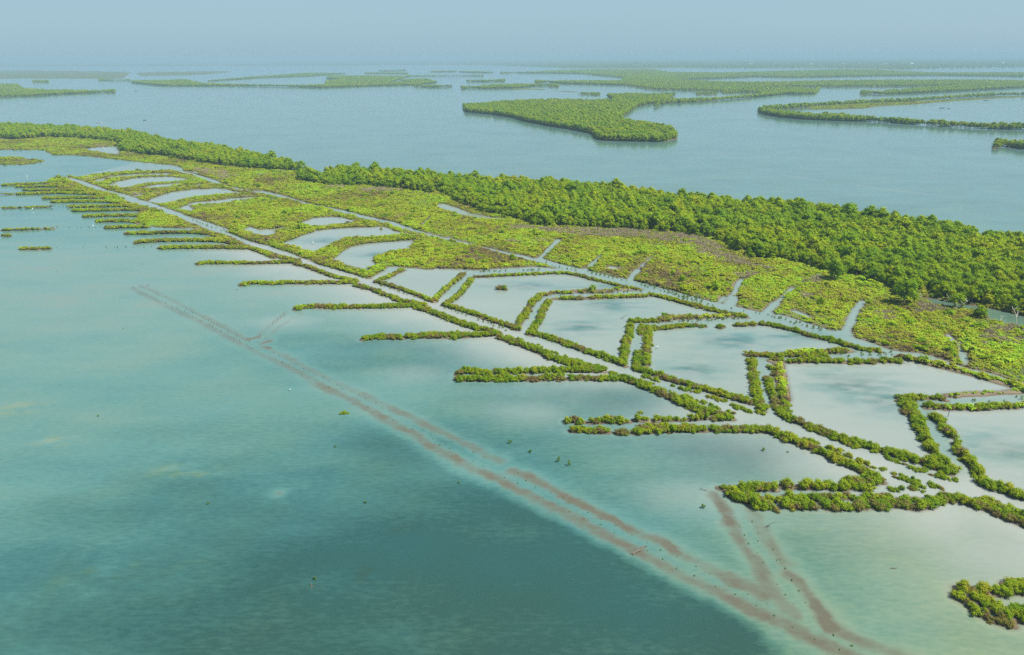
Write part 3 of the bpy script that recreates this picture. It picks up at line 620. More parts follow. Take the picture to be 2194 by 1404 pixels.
# islands across the river: (label, tree height, tree size, far edge at tree tops, near edge at waterline)
ISLANDS = [
    ('long low wooded point entering at the left edge', 9, ('A1', -150, 228, 0, 228, 110, 228, 138, 252, 300, 262, 500, 264, 725, 272), ('A1', 730, 284, 600, 295, 400, 303, 200, 315, 0, 322, -150, 325)),
    ('long dark wooded island left of centre across the river', 9, ('A1', 838, 208, 1000, 205, 1180, 200, 1290, 222, 1500, 229, 1800, 236, 2000, 232, 2194, 225), ('A1', 2194, 257, 2050, 262, 1800, 256, 1500, 251, 1250, 251, 1050, 250, 950, 242, 838, 230)),
    ('wooded middle part of the long island left of centre', 9, ('A2', 0, 178, 250, 178, 520, 181), ('A2', 522, 188, 430, 216, 320, 250, 150, 256, 0, 257, 0, 228, 110, 212, 0, 205)),
    ('thin wooded strips behind the long island left of centre', 6, ('A1', 1300, 212, 1600, 186, 1940, 164, 2100, 164), ('A1', 2194, 172, 1950, 190, 1650, 200, 1320, 222)),
    ('hooked wooded tail at the right end of the long island', 8, ('A2', 440, 208, 560, 198, 640, 197, 705, 215), ('A2', 700, 229, 550, 246, 320, 250, 330, 242, 540, 228, 480, 218)),
    ('small oval wooded island off the end of the long island', 8, ('A2', 556, 240, 680, 235, 790, 240), ('A2', 795, 255, 680, 261, 556, 256)),
    ('thin straight wooded strip behind the oval island', 7, ('A2', 520, 181, 850, 178, 995, 180), ('A2', 997, 188, 700, 189, 520, 189)),
    ('row of tiny wooded islets far out on the open water', 8, ('A2', 330, 148, 500, 147), ('A2', 500, 152, 400, 158, 330, 156)),
    ('tiny wooded islet left of the far islet row', 7, ('A2', 240, 164, 515, 166), ('A2', 515, 171, 240, 170)),
    ('flat wooded islet far out at centre', 8, ('A2', 662, 154, 820, 152), ('A2', 822, 159, 662, 160)),
    ('longer wooded islet far out right of centre', 8, ('A2', 840, 153, 950, 152, 1060, 157), ('A2', 1060, 167, 950, 168, 840, 162)),
    ('lens-shaped wooded island in the middle of the water', 9, ('A2', 888, 206, 1000, 203, 1130, 208), ('A2', 1132, 216, 1000, 225, 886, 223)),
    ('long wooded island tapering to both ends below the lens-shaped one', 9, ('A2', 856, 250, 950, 240, 1080, 230, 1200, 227, 1350, 227, 1474, 240), ('A2', 1475, 250, 1300, 253, 1190, 266, 1000, 268, 855, 263)),
    ('broad wooded band across the right of the water', 10, ('A2', 1325, 212, 1500, 205, 1870, 204, 1885, 185, 2000, 166, 2194, 160), ('A3', 150, 186, 400, 196, 720, 197, 1100, 189, 1500, 186, 1950, 185, 2194, 190, 2194, 205, 1700, 213, 1100, 217, 720, 219, 620, 250, 250, 237, 0, 232), ('A2', 1900, 247, 1500, 236, 1325, 222)),
    ('curved wooded spit with a rounded end right of centre', 9, ('A3', 0, 306, 150, 305, 350, 295, 500, 281, 650, 264, 610, 250, 750, 228, 860, 230, 968, 240), ('A3', 974, 252, 950, 279, 850, 283, 780, 281, 600, 300, 400, 318, 200, 325, 0, 329)),
    ('far thin wooded strip under the right horizon', 9, ('A2', 1120, 160, 1400, 149, 1600, 142, 2060, 138), ('A3', 100, 145, 400, 148, 800, 138, 1100, 130, 1300, 130, 1460, 140, 1700, 148, 2194, 146, 2194, 164, 1700, 158, 1330, 161, 850, 170, 600, 166, 140, 184, 0, 186), ('A2', 1600, 172, 1100, 168)),
    ('second wooded island from the right edge behind the narrow channel', 10, ('A3', 1228, 260, 1400, 242, 1600, 228, 1900, 205, 2000, 192, 2300, 190), ('A3', 2300, 232, 2194, 242, 1900, 259, 1700, 269, 1500, 279, 1330, 283, 1228, 273)),
    ('upper arm of the forked wooded island at the right', 9, ('A3', 636, 346, 800, 336, 1000, 319, 1200, 311, 1400, 296, 1600, 291, 1800, 276, 2000, 263, 2300, 262), ('A3', 2300, 285, 2000, 292, 1700, 312, 1500, 328, 1250, 336, 1000, 350, 800, 362, 650, 372)),
    ('lower arm of the forked wooded island at the right', 9, ('A3', 636, 352, 780, 366, 930, 380, 1080, 380, 1300, 401, 1500, 409, 1700, 429, 1900, 436, 2080, 436, 2300, 444), ('A3', 2300, 492, 2100, 492, 1900, 486, 1700, 469, 1500, 461, 1300, 446, 1100, 441, 900, 433, 760, 421, 660, 402, 625, 382)),
    ('small wooded corner of an island at the right edge', 8, ('A3', 2018, 560, 2100, 536, 2300, 528), ('A3', 2300, 615, 2194, 610, 2080, 592, 2015, 578)),
    ('largest wooded island in the river with a forked tail', 9, ('A2', 876, 362, 900, 352, 1000, 342, 1150, 330, 1300, 324, 1500, 322, 1700, 325, 1855, 318, 1780, 292, 1900, 286, 2194, 292), ('A3', 40, 320, 0, 328), ('A2', 2194, 347, 2050, 363, 1960, 382, 1900, 425, 1825, 474, 1950, 500, 2100, 525, 2194, 545),
     ('A3', 60, 508, 125, 535, 125, 547, 60, 563, 0, 566), ('A2', 2100, 605, 1900, 602, 1740, 596, 1700, 556, 1560, 527, 1450, 511, 1290, 482, 1180, 451, 1050, 431, 892, 416, 875, 385)),
    ('narrow wooded strip behind the largest island', 7, ('A2', 1600, 283, 1730, 290), ('A2', 1740, 303, 1600, 303)),
    ('three small wooded islets in the lagoon right of centre', 7, ('A3', 0, 270, 70, 267, 135, 268), ('A3', 135, 285, 0, 288)),
    ('long flat wooded islet in the lagoon right of centre', 6, ('A3', 410, 264, 545, 257), ('A3', 545, 262, 410, 274)),
    ('pair of tiny islets in the lagoon right of centre', 6, ('A3', 252, 270, 372, 267), ('A3', 372, 275, 252, 278)),
    ('dark tree row at the far left shore', 8, ('E1', 1165, 380, 1300, 378, 1540, 382), ('E1', 1540, 402, 1300, 404, 1165, 392)),
    ('two tiny tree clumps off the far left shore', 8, ('E1', 385, 396, 570, 396), ('E1', 570, 412, 385, 408)),
]
LOW_LAND = [  # bare or grassy low ground without trees
    W(('A3', 900, 352, 1260, 334, 1700, 318, 2194, 292, 2194, 298, 1800, 320, 1500, 346, 1350, 352, 1260, 366, 1100, 371, 930, 374)),
    W(('A2', 1445, 282, 1600, 288, 1600, 291, 1445, 284)), W(('A2', 1190, 268, 1395, 272, 1395, 275, 1190, 271)),
    W(('A1', -400, 150, 0, 152, 400, 152, 800, 160, 835, 162, 780, 204, 640, 206, 330, 204, 0, 206, -400, 206)), W(('A1', 850, 165, 1400, 155, 1500, 160, 1300, 180, 900, 190)),
    W(('F', -500, 145, 0, 143.5, 500, 141.5, 900, 140, 1250, 139, 1420, 138, 1420, 120.5, 900, 123.8, 0, 129.6, -500, 132.8)),
    np.vstack([W(('A3', -400, 131, 0, 131, 500, 128, 900, 129, 1300, 130, 1460, 139, 1560, 132, 1900, 126, 2194, 122, 2700, 118)), W(('F', 2700, 111.5, 2194, 115, 1400, 120.2, 900, 123.6, 700, 126))])]

# ------------------------------------------------------------------ ground shape
def height(P, fine=True):
    """Ground height above the water over points P (N, 2); about -1.5 on open bed."""
    H = np.full(len(P), -1.5)
    jit = vnoise(P, 5.0, 3, 3)
    for poly in LAND.values():
        k = near_idx(P, poly, 8)
        if len(k):
            s = sdist(P[k], poly) + jit[k] * 1.2
            H[k] = np.maximum(H[k], np.clip(s * 0.22, -1.5, 0.32))
    for poly in LOW_LAND:
        k = near_idx(P, poly, 60)
        if len(k):
            s = sdist(P[k], poly)
            H[k] = np.maximum(H[k], np.clip(s * 0.05, -1.5, 0.4))
    for poly, ln in zip(ISLE_POLY, ISLE_NEAR):
        k = near_idx(P, poly, 10)
        if len(k):
            s = sdist(P[k], poly) + jit[k] * 1.0
            H[k] = np.maximum(H[k], np.clip(s * 0.2, -1.5, 0.4))
        back = ln * (1 + 3.0 / np.hypot(*ln.T))[:, None]
        k = near_idx(P, back, 10)
        if len(k):
            s = 2.6 - seg_dist(P[k], back) + jit[k] * 0.6
            H[k] = np.maximum(H[k], np.clip(s * 0.2, -1.5, 0.4))
    for label, poly in PONDS:
        k = near_idx(P, poly, 3)
        if len(k):
            s = sdist(P[k], poly) + jit[k] * 0.9
            H[k] = np.minimum(H[k], np.where(s > -1.5, np.clip(-s * 0.25, -0.6, 0.4), 9))
    for hw, ln in CHANNELS:
        k = near_idx(P, ln, hw + 3)
        if len(k):
            s = hw - seg_dist(P[k], ln) + jit[k] * 0.45
            H[k] = np.minimum(H[k], np.where(s > -1.2, np.clip(-s * 0.35, -0.8, 0.4), 9))
    for where, hw, dry, size, fill, lines in DIKES:
        if where.startswith('in the channel-edge row'):
            continue                                # these stand in the water
        for ln in lines:
            k = near_idx(P, ln, hw + 6)
            if len(k):
                d = seg_dist(P[k], ln) + jit[k] * 0.4
                H[k] = np.maximum(H[k], np.clip(0.30 - np.maximum(0, d - hw * 0.42) * 0.62, -1.5, 0.30))
    for hw, ln in DIRT:
        k = near_idx(P, ln, hw + 5)
        if len(k):
            d = seg_dist(P[k], ln) + jit[k] * 0.5
            H[k] = np.maximum(H[k], np.clip(0.34 - np.maximum(0, d - hw * 0.7) * 0.36, -1.5, 0.34))
    for p in ISLETS:
        k = near_idx(P, p, 8)
        if len(k):
            d = np.hypot(*(P[k] - p[0]).T)
            H[k] = np.maximum(H[k], np.clip(0.3 - np.maximum(0, d - 0.6) * 0.3, -1.5, 0.3))
    return H

ISLE_POLY, ISLE_NEAR = [], []
for spec in ISLANDS:
    label, th = spec[0], spec[1]
    runs = spec[2:]
    near, far = [runs[-1]], list(runs[:-1])
    if label.startswith('broad wooded band'):
        far, near = list(runs[:2]), [runs[2]]
    if label.startswith('far thin'):
        far, near = list(runs[:2]), [runs[2]]
    if label.startswith('largest wooded'):
        far, near = list(runs[:2]), [runs[2], runs[3], runs[4]]
    ISLE_POLY.append(np.vstack([W(*far, z=th * 0.9), W(*near)]))
    ISLE_NEAR.append(W(*near))

# one polar grid round the camera, fine where the camera looks
fine_b = np.radians(np.linspace(-46, 46, 640))
coarse = np.radians(np.linspace(46, 314, 42))[1:-1]
bear = np.concatenate([fine_b, coarse])
py_rows = np.concatenate([np.linspace(1490, 900, 215), np.linspace(898, 300, 395)[0:], np.linspace(298.9, 150, 140)])
dep = PITCH + np.arctan((py_rows - 702) / FPX)
rad = CAM_H / np.tan(dep)
rad = np.concatenate([[4, 12, 25, 40, 55], rad, np.geomspace(rad[-1] * 1.03, 90000, 46)])
NB, NR = len(bear), len(rad)
GX = (rad[:, None] * np.sin(bear)[None, :]).ravel()
GY = (rad[:, None] * np.cos(bear)[None, :]).ravel()
G = np.stack([GX, GY], -1)
H = height(G)
gi = np.arange(NR * NB).reshape(NR, NB)
quads = np.stack([gi[:-1], np.roll(gi[:-1], -1, 1), np.roll(gi[1:], -1, 1), gi[1:]], -1).reshape(-1, 4)
quads = quads[:, ::-1]

# land: the part of the grid that reaches above (or nearly to) the water
relief = H + np.where(H > 0.05, 0.10 * vnoise(G, 2.2, 9, 2), 0)
keep = (H[quads].max(1) > -0.12)
q = quads[keep]
used, inv = np.unique(q, return_inverse=True)
ground = link('ground', mesh_np('ground', np.stack([GX[used], GY[used], relief[used]], -1), inv.reshape(-1, 4), [M['soil']], smooth=True))
inland = np.hypot(GX[used], GY[used]) > 900
for poly in LAND.values():
    inland |= inside(G[used], poly)
cov = np.clip((H[used] - 0.2) / 0.1, 0, 1) * np.where(inland, 1.0, 0.15)
av = ground.data.attributes.new('cover', 'FLOAT', 'POINT')
av.data.foreach_set('value', cov.astype(np.float32))
tag(ground, 'low muddy marsh ground, dikes and island shores standing just above the water', 'ground', kind='structure')

# bed attributes for the water
P = G
pw = proj(np.column_stack([G, np.zeros(len(G))]))
dist_cam = np.hypot(GX, GY)
jn = vnoise(G, 9.0, 21, 3)
jf = vnoise(G, 1.6, 33, 2)
river = inside(G, np.vstack([LAND['mainland'][-13:], W(('F', -3000, 272)), [[-90000, 60000], [90000, 60000]], W(('F', 3400, 700))]))
riv = river | (dist_cam > 900)
depth = np.full(len(G), 0.50)
s_deep = sdist(G, DEEP)
depth += 0.33 * np.clip((pw[:, 1] + 0.15 * pw[:, 0] - 930) / 330, 0, 1) * np.clip((s_deep + 0.6 * jf + 0.5) / 3.0, 0, 1) * np.clip(1.15 - np.hypot((pw[:, 0] - 1250) / 1500, (pw[:, 1] - 1250) / 900), 0.15, 1)
for px, pyy, r, a in DARK_WATER:
    c = unproj(px, pyy)
    asp = 1.6
    depth += a * 0.55 * np.exp(-(((G[:, 0] - c[0]) / (r * asp)) ** 2 + ((G[:, 1] - c[1]) / r) ** 2))
olive = np.zeros(len(G))
for px, pyy, r, a in PALE_SAND:
    c = unproj(px, pyy)
    e = np.exp(-(((G[:, 0] - c[0]) / (r * 0.8)) ** 2 + ((G[:, 1] - c[1]) / (r * 0.45)) ** 2))
    olive = np.maximum(olive, np.clip(1.1 * a * e * np.clip(0.2 + 1.6 * vnoise(G * np.array([0.6, 1.0]), 2.0, 78, 4), 0, 1), 0, 1))
    depth -= a * 0.17 * e * np.clip(0.25 + 1.9 * vnoise(G * np.array([0.45, 1.0]), 2.6, 77, 4), 0, 1.6)
depth += 0.12 * np.clip((pw[:, 1] - 800) / 300, 0, 1) * np.clip((1300 - pw[:, 0]) / 500, 0, 1)
depth = np.where(riv, 0.60, depth)
near_bank = np.clip(1.0 + H / 1.0, 0, 1)                    # shelving bed beside banks
silt = np.zeros(len(G))
# silt hugs the shore dikes and thins out into the lagoon
shore = [ln for w, hw, dr, sz, fl, lines in DIKES for ln in lines if w.startswith('on the shore dike')]
dsh = np.full(len(G), 1e9)
for ln in shore:
    k = near_idx(G, ln, 60)
    dsh[k] = np.minimum(dsh[k], seg_dist(G[k], ln))
silt = np.maximum(silt, 0.95 * np.exp(-(np.maximum(dsh + jn * 4, 0) / 17.0) ** 1.7))
tips = W(('F', 1150, 880, 1480, 1060, 620, 690, 900, 800)); 
for c in tips:
    silt = np.maximum(silt, 0.4 * np.exp(-((np.hypot(G[:, 0] - c[0], (G[:, 1] - c[1]) * 1.6) + jn * 3) / 11.0) ** 2))
chan = W(('F', 148, 383, 480, 497, 690, 572, 800, 600, 940, 655, 1125, 715, 1345, 790, 1560, 875, 1650, 892, 1900, 965, 2060, 1035, 2194, 1085, 2400, 1160, 2900, 1335))
k = near_idx(G, chan, 14)
dch = np.full(len(G), 1e9); dch[k] = seg_dist(G[k], chan)
silt = np.maximum(silt, 0.55 * (dch < 7))
pond_side = sdist(G, PONDSIDE) > 0
silt = np.maximum(silt, 0.42 * pond_side)
silt = np.where(riv, 0.14, silt)
for px, pyy, r, a in DARK_WATER:
    c = unproj(px, pyy)
    silt *= 1 - np.clip(a, 0, 0.8) * np.exp(-(((G[:, 0] - c[0]) / (r * 1.6)) ** 2 + ((G[:, 1] - c[1]) / r) ** 2))
green = np.clip((pw[:, 0] - 1350) / 700, 0, 1) * np.clip((pw[:, 1] - 960) / 180, 0, 1)
green = np.maximum(green, 0.8 * np.clip((pw[:, 1] - 1150) / 260, 0, 1) * np.clip((pw[:, 0] - 300) / 900, 0.25, 0.8))
green = np.maximum(green, olive)
rc = unproj(2240, 1190)
silt = np.maximum(silt, 0.75 * np.exp(-((np.hypot((G[:, 0] - rc[0]) * 0.8, G[:, 1] - rc[1]) + jn * 3) / 17.0) ** 2))
mud = np.zeros(len(G)); halo = np.zeros(len(G))
for hw, st, ln in RIDGE_LINES:
    k = near_idx(G, ln, 9)
    if len(k):
        d = np.maximum(seg_dist(G[k], ln) + jf[k] * 0.55 + jn[k] * 0.5, 0)
        mud[k] = np.maximum(mud[k], st * np.clip(0.95 + 0.75 * vnoise(G[k], 4.5, 131, 3), 0.25, 1.25) * np.exp(-(np.maximum(d, 0) / (hw * 1.05)) ** 3.0))
        halo[k] = np.maximum(halo[k], (0.35 + 0.45 * st) * np.exp(-(np.maximum(d, 0) / (hw * 2.3)) ** 2))
depth = depth * (1 - 0.8 * np.clip(halo, 0, 1)) + 0.12 * np.clip(halo, 0, 1)
mud = np.maximum(mud, np.where(riv, 0, 0.55 * np.clip((H + 0.32) / 0.32, 0, 1)))
depth = np.where(near_bank > 0, depth * (1 - 0.45 * near_bank * (~riv)), depth)
pond_of = np.full(len(G), -1)
for i, (label, poly) in enumerate(PONDS):
    k = near_idx(G, poly, 4)
    s = sdist(G[k], poly)
    pond_of[k[s > -2.2]] = i
    e = np.clip((s + 2.2) / 2, 0, 1)
    base = 0.12 if 'creek' in label else (0.35 if 'foot of the forest' in label else (0.80 if i < 2 else 0.64))
    silt[k] = np.where(s > -2.2, base, silt[k])
for px, pyy, rx, ry in BLUE_PATCH:
    c = unproj(px, pyy)
    e = np.exp(-(((G[:, 0] - c[0]) / rx) ** 2 + ((G[:, 1] - c[1]) / ry) ** 2))
    streak = np.clip(0.45 + 1.3 * vnoise(G * np.array([0.4, 1.0]), 2.2, 55, 4), 0, 1)
    silt *= 1 - 0.8 * e * (0.25 + 0.75 * streak)
    depth = np.where(pond_of >= 0, np.maximum(depth, 0.75 * e), depth)
for wd, st, ln in WAKES:
    k = near_idx(G, ln, 30)
    d = seg_dist(G[k], ln) + 1.5 * jn[k]
    silt[k] = np.maximum(silt[k], st * np.exp(-(d / wd) ** 2) * np.clip(0.6 + vnoise(G[k], 25, 88, 2), 0, 1.2))
green = np.where(riv | (pond_of >= 0), 0.0, green)
creek = [i for i, p in enumerate(PONDS) if 'creek' in p[0]][0]
green[pond_of == creek] = 1.0; depth[pond_of == creek] = 0.72
green[np.array([('foot of the forest' in PONDS[i][0]) if i >= 0 else False for i in pond_of])] = 0.8
bed = np.stack([np.clip(depth, 0, 1), np.clip(mud, 0, 1), np.clip(silt, 0, 1), np.clip(green, 0, 1)], -1).astype(np.float32)

def water_object(name, sel, label):
    if not sel.any():
        return
    q = quads[sel]
    used, inv = np.unique(q, return_inverse=True)
    me = mesh_np(name, np.stack([GX[used], GY[used], np.zeros(len(used))], -1), inv.reshape(-1, 4), [M['water']], smooth=True)
    a = me.attributes.new('bed', 'FLOAT_COLOR', 'POINT')
    a.data.foreach_set('color', bed[used].ravel())
    tag(link(name, me), label, 'water', kind='structure')

pq = pond_of[quads]
pond_face = np.where((pq == pq[:, :1]).all(1), pq[:, 0], -1)
buried = H[quads].min(1) > 0.16                    # under solid land no water is needed
riv_face = riv[quads].sum(1) >= 2
chan_face = (dch[quads].max(1) < 3.6) & (pond_face < 0) & ~riv_face
for i, (label, poly) in enumerate(PONDS):
    water_object('pond', (pond_face == i) & ~buried, label)
water_object('river', riv_face & (pond_face < 0) & ~buried, 'wide hazy blue river with wooded islands beyond the forest')
water_object('channel', chan_face & ~buried, 'straight narrow channel running diagonally between the bushy dikes')
water_object('lagoon', ~riv_face & ~chan_face & (pond_face < 0) & ~buried, 'shallow teal lagoon with brown submerged mud ridges')

# ------------------------------------------------------------------ plants
def ico(sub):
    import bmesh
    bm = bmesh.new(); bmesh.ops.create_icosphere(bm, subdivisions=sub, radius=1.0)
    bm.verts.ensure_lookup_table()
    v = np.array([x.co[:] for x in bm.verts]); f = np.array([[w.index for w in p.verts] for p in bm.faces])
    bm.free()
    return v, f
ICO_V, ICO_F = ico(1)

def leaf_quads(rng, lobes, n, size, low=0.0, rand=0.55, up=0.25):
    """Leaf sprays: small tilted quads through the outer shell of a set of lobes (x, y, z, rx, rz)."""
    lobes = np.asarray(lobes, float)
    w = lobes[:, 3] ** 2; w = w / w.sum()
    k = rng.choice(len(lobes), n, p=w)
    L = lobes[k]
    d = rng.normal(size=(n, 3)); d[:, 2] = np.where(d[:, 2] < 0, d[:, 2] * 0.6, d[:, 2]); d /= np.linalg.norm(d, axis=1)[:, None]
    r = rng.uniform(0.70, 1.15, n)
    c = L[:, :3] + d * r[:, None] * np.stack([L[:, 3], L[:, 3], L[:, 4]], -1)
    c[:, 2] = np.maximum(c[:, 2], low + rng.uniform(0, 0.1, n))
    nrm = d + rng.normal(size=(n, 3)) * rand; nrm[:, 2] += up
    nrm /= np.linalg.norm(nrm, axis=1)[:, None]
    a = np.cross(nrm, rng.normal(size=(n, 3))); a /= np.linalg.norm(a, axis=1)[:, None]
    b = np.cross(nrm, a)
    s = size * rng.uniform(0.6, 1.3, n)[:, None]
    asp = rng.uniform(0.5, 0.9, n)[:, None]
    bend = nrm * s * 0.25
    V = np.stack([c - a * s, c - b * s * asp + bend, c + a * s, c + b * s * asp + bend], 1).reshape(-1, 3)
    F = np.arange(4 * n).reshape(n, 4)
    return V, F

def cores(lobes, k=0.74, jit=0.12, rng=None):
    V, F = [], []
    for i, (x, y, z, rx, rz) in enumerate(lobes):
        v = ICO_V * (1 + rng.normal(size=(len(ICO_V), 1)) * jit) * np.array([rx, rx, rz]) * k + np.array([x, y, z])
        v[:, 2] = np.maximum(v[:, 2], 0.05)
        V.append(v); F.append(ICO_F + i * len(ICO_V))
    return np.concatenate(V), np.concatenate(F)

def join_mesh(name, parts, smooth=False):
    """parts: (V, F tri or quad, material)."""
    mats, V, F, mi, off = [], [], [], [], 0
    for v, f, m in parts:
        if m not in mats: mats.append(m)
        if f.shape[1] == 3:
            f = np.concatenate([f, f[:, 2:3]], 1)      # marked degenerate quads, turned into tris below
        V.append(v); F.append(f + off); off += len(v)
        mi.append(np.full(len(f), mats.index(m)))
    V, F, mi = np.concatenate(V), np.concatenate(F), np.concatenate(mi)
    tri = F[:, 2] == F[:, 3]
    me = bpy.data.meshes.new(name)
    me.vertices.add(len(V)); me.vertices.foreach_set('co', V.astype(np.float32).ravel())
    Ft, Fq = F[tri][:, :3], F[~tri]
    loops = np.concatenate([Fq.ravel(), Ft.ravel()]).astype(np.int32)
    tot = np.concatenate([np.full(len(Fq), 4), np.full(len(Ft), 3)]).astype(np.int32)
    me.loops.add(len(loops)); me.loops.foreach_set('vertex_index', loops)
    me.polygons.add(len(tot))
    me.polygons.foreach_set('loop_start', np.concatenate([[0], np.cumsum(tot)[:-1]]).astype(np.int32))
    me.polygons.foreach_set('loop_total', tot)
    me.polygons.foreach_set('material_index', np.concatenate([mi[~tri], mi[tri]]).astype(np.int32))
    for m in mats: me.materials.append(m)
    me.update(calc_edges=True)
    return me

def tube(pts, radii, sides=5):
    pts = np.asarray(pts, float); V, F = [], []
    for i, p in enumerate(pts):
        t = pts[min(i + 1, len(pts) - 1)] - pts[max(i - 1, 0)]; t /= np.linalg.norm(t) + 1e-9
        a = np.cross(t, [0.3, 0.9, 0.2] if abs(t[2]) > 0.8 else [0, 0, 1.0]); a /= np.linalg.norm(a) + 1e-9
        b = np.cross(t, a)
        for k in range(sides):
            an = 2 * PI * k / sides
            V.append(p + radii[i] * (math.cos(an) * a + math.sin(an) * b))
    for i in range(len(pts) - 1):
        for k in range(sides):
            F.append([i * sides + k, i * sides + (k + 1) % sides, (i + 1) * sides + (k + 1) % sides, (i + 1) * sides + k])
    return np.array(V), np.array(F)

def tubes(list_):
    V, F, off = [], [], 0
    for p, r in list_:
        v, f = tube(p, r); V.append(v); F.append(f + off); off += len(v)
    return np.concatenate(V), np.concatenate(F)

def tree_lobes(rng, h, r, n):
    lobes = [(0, 0, h * 0.68, r * 0.62, h * 0.24)]
    for i in range(n):
        an = i * 2.4 + rng.uniform(-0.4, 0.4); q = math.sqrt((i + 0.6) / n)
        rr = r * 0.78 * q
        lr = r * rng.uniform(0.22, 0.46)
        z = h * (0.84 - 0.42 * q * q) + rng.uniform(-0.12, 0.10) * h
        lobes.append((rr * math.cos(an), rr * math.sin(an), z, lr, lr * rng.uniform(0.75, 1.0)))
    for i in range(max(3, n // 3)):
        an = rng.uniform(0, 2 * PI)
        lobes.append((r * 0.72 * math.cos(an), r * 0.72 * math.sin(an), h * rng.uniform(0.22, 0.4), r * 0.34, h * 0.15))
    return lobes

def tree_meshes(seed, h, r, nlobe=16, leaves=1500, size=0.155, mat='forest'):
    rng = np.random.default_rng(seed)
    lobes = tree_lobes(rng, h, r, nlobe)
    cv, cf = cores(lobes, 0.66, 0.14, rng)
    lv, lf = leaf_quads(rng, lobes, leaves, size, low=h * 0.1, up=0.9)
    crown = join_mesh('crown', [(cv, cf, M[mat]), (lv, lf, M[mat])])
    st = [([(0, 0, -0.4), (0.1, 0.05, h * 0.2), (0.05, -0.1, h * 0.45), (0, 0, h * 0.7)], [0.24, 0.17, 0.13, 0.05])]
    for (x, y, z, rx, rz) in lobes[1:7]:
        st.append(([(0.05, 0, h * 0.22), (x * 0.5, y * 0.5, z * 0.62), (x, y, z)], [0.12, 0.08, 0.03]))
    for i in range(6):
        an = i * PI / 3 + rng.uniform(-0.3, 0.3)
        st.append(([(1.1 * math.cos(an), 1.1 * math.sin(an), -0.3), (0.55 * math.cos(an), 0.55 * math.sin(an), 0.55), (0.05, 0, h * 0.16)], [0.04, 0.05, 0.06]))
    tv, tf = tubes(st)
    return crown, mesh_np('trunk', tv, tf, [M['bark']], smooth=True)

def bush_lobes(rng, r, h, n):
    out = []
    for i in range(n):
        an = i * 2.4 + rng.uniform(-0.5, 0.5); q = math.sqrt((i + 0.3) / n)
        lr = r * rng.uniform(0.26, 0.56)
        out.append((r * (0.5 + 0.45 * q) * q * math.cos(an) * rng.uniform(0.7, 1.2), r * (0.5 + 0.45 * q) * q * math.sin(an) * rng.uniform(0.7, 1.2), h * (0.66 - 0.34 * q * q) * rng.uniform(0.6, 1.3), lr, lr * 0.8 * h / r))
    return out

def bush_meshes(seed, r, h, n=7, leaves=700, size=0.10, mat='bush', up=0.85):
    rng = np.random.default_rng(seed)
    lobes = bush_lobes(rng, r, h, n)
    cv, cf = cores(lobes, 0.62, 0.16, rng)
    lv, lf = leaf_quads(rng, lobes, leaves, size, low=0.05, up=up)
    fol = join_mesh('foliage', [(cv, cf, M[mat]), (lv, lf, M[mat])])
    st = []
    for i in range(12):
        an = rng.uniform(0, 2 * PI); e = r * rng.uniform(0.55, 0.95)
        st.append(([(0.12 * math.cos(an), 0.12 * math.sin(an), -0.15), (0.5 * e * math.cos(an), 0.5 * e * math.sin(an), 0.3 * h), (e * math.cos(an), e * math.sin(an), h * rng.uniform(0.15, 0.5))], [0.04, 0.035, 0.02]))
    sv, sf = tubes(st)
    return fol, mesh_np('stems', sv, sf, [M['twig']])

def source(me):
    """An unlinked object that only lends its mesh to a scatter."""
    return bpy.data.objects.new(me.name + '_source', me)

def scatter(name, pts, yaw, scl, idx, meshes, label, cat, group=None):
    """One 'stuff' object: copies of a few meshes on points."""
    pts = np.asarray(pts, np.float32)
    if len(pts) == 0:
        return None
    me = bpy.data.meshes.new(name)
    me.vertices.add(len(pts)); me.vertices.foreach_set('co', pts.ravel())
    for an, ty, arr in (('yaw', 'FLOAT', yaw), ('scl', 'FLOAT', scl), ('pick', 'INT', idx)):
        a = me.attributes.new(an, ty, 'POINT')
        a.data.foreach_set('value', np.asarray(arr, np.int32 if ty == 'INT' else np.float32))
    o = link(name, me)
    ng = bpy.data.node_groups.new(name, 'GeometryNodeTree')
    ng.interface.new_socket('Geometry', in_out='INPUT', socket_type='NodeSocketGeometry')
    ng.interface.new_socket('Geometry', in_out='OUTPUT', socket_type='NodeSocketGeometry')
    N, Lk = ng.nodes, ng.links
    gin, gout = N.new('NodeGroupInput'), N.new('NodeGroupOutput')
    iop = N.new('GeometryNodeInstanceOnPoints')
    jn_ = N.new('GeometryNodeJoinGeometry')
    for mm in reversed(meshes):                     # the join stacks its inputs last first
        oi = N.new('GeometryNodeObjectInfo'); oi.inputs['Object'].default_value = source(mm)
        g2i = N.new('GeometryNodeGeometryToInstance')
        Lk.new(oi.outputs['Geometry'], g2i.inputs[0]); Lk.new(g2i.outputs[0], jn_.inputs[0])
    def attr(nm, ty):
        a = N.new('GeometryNodeInputNamedAttribute'); a.data_type = ty
        a.inputs['Name'].default_value = nm
        return a.outputs['Attribute']
    cx = N.new('ShaderNodeCombineXYZ'); Lk.new(attr('yaw', 'FLOAT'), cx.inputs[2])
    er = N.new('FunctionNodeEulerToRotation'); Lk.new(cx.outputs[0], er.inputs[0])
    Lk.new(gin.outputs[0], iop.inputs['Points']); Lk.new(jn_.outputs[0], iop.inputs['Instance'])
    iop.inputs['Pick Instance'].default_value = True
    Lk.new(attr('pick', 'INT'), iop.inputs['Instance Index'])
    Lk.new(er.outputs[0], iop.inputs['Rotation']); Lk.new(attr('scl', 'FLOAT'), iop.inputs['Scale'])
    Lk.new(iop.outputs[0], gout.inputs[0])
    md = o.modifiers.new('scatter', 'NODES'); md.node_group = ng
    return tag(o, label, cat, group, 'stuff')

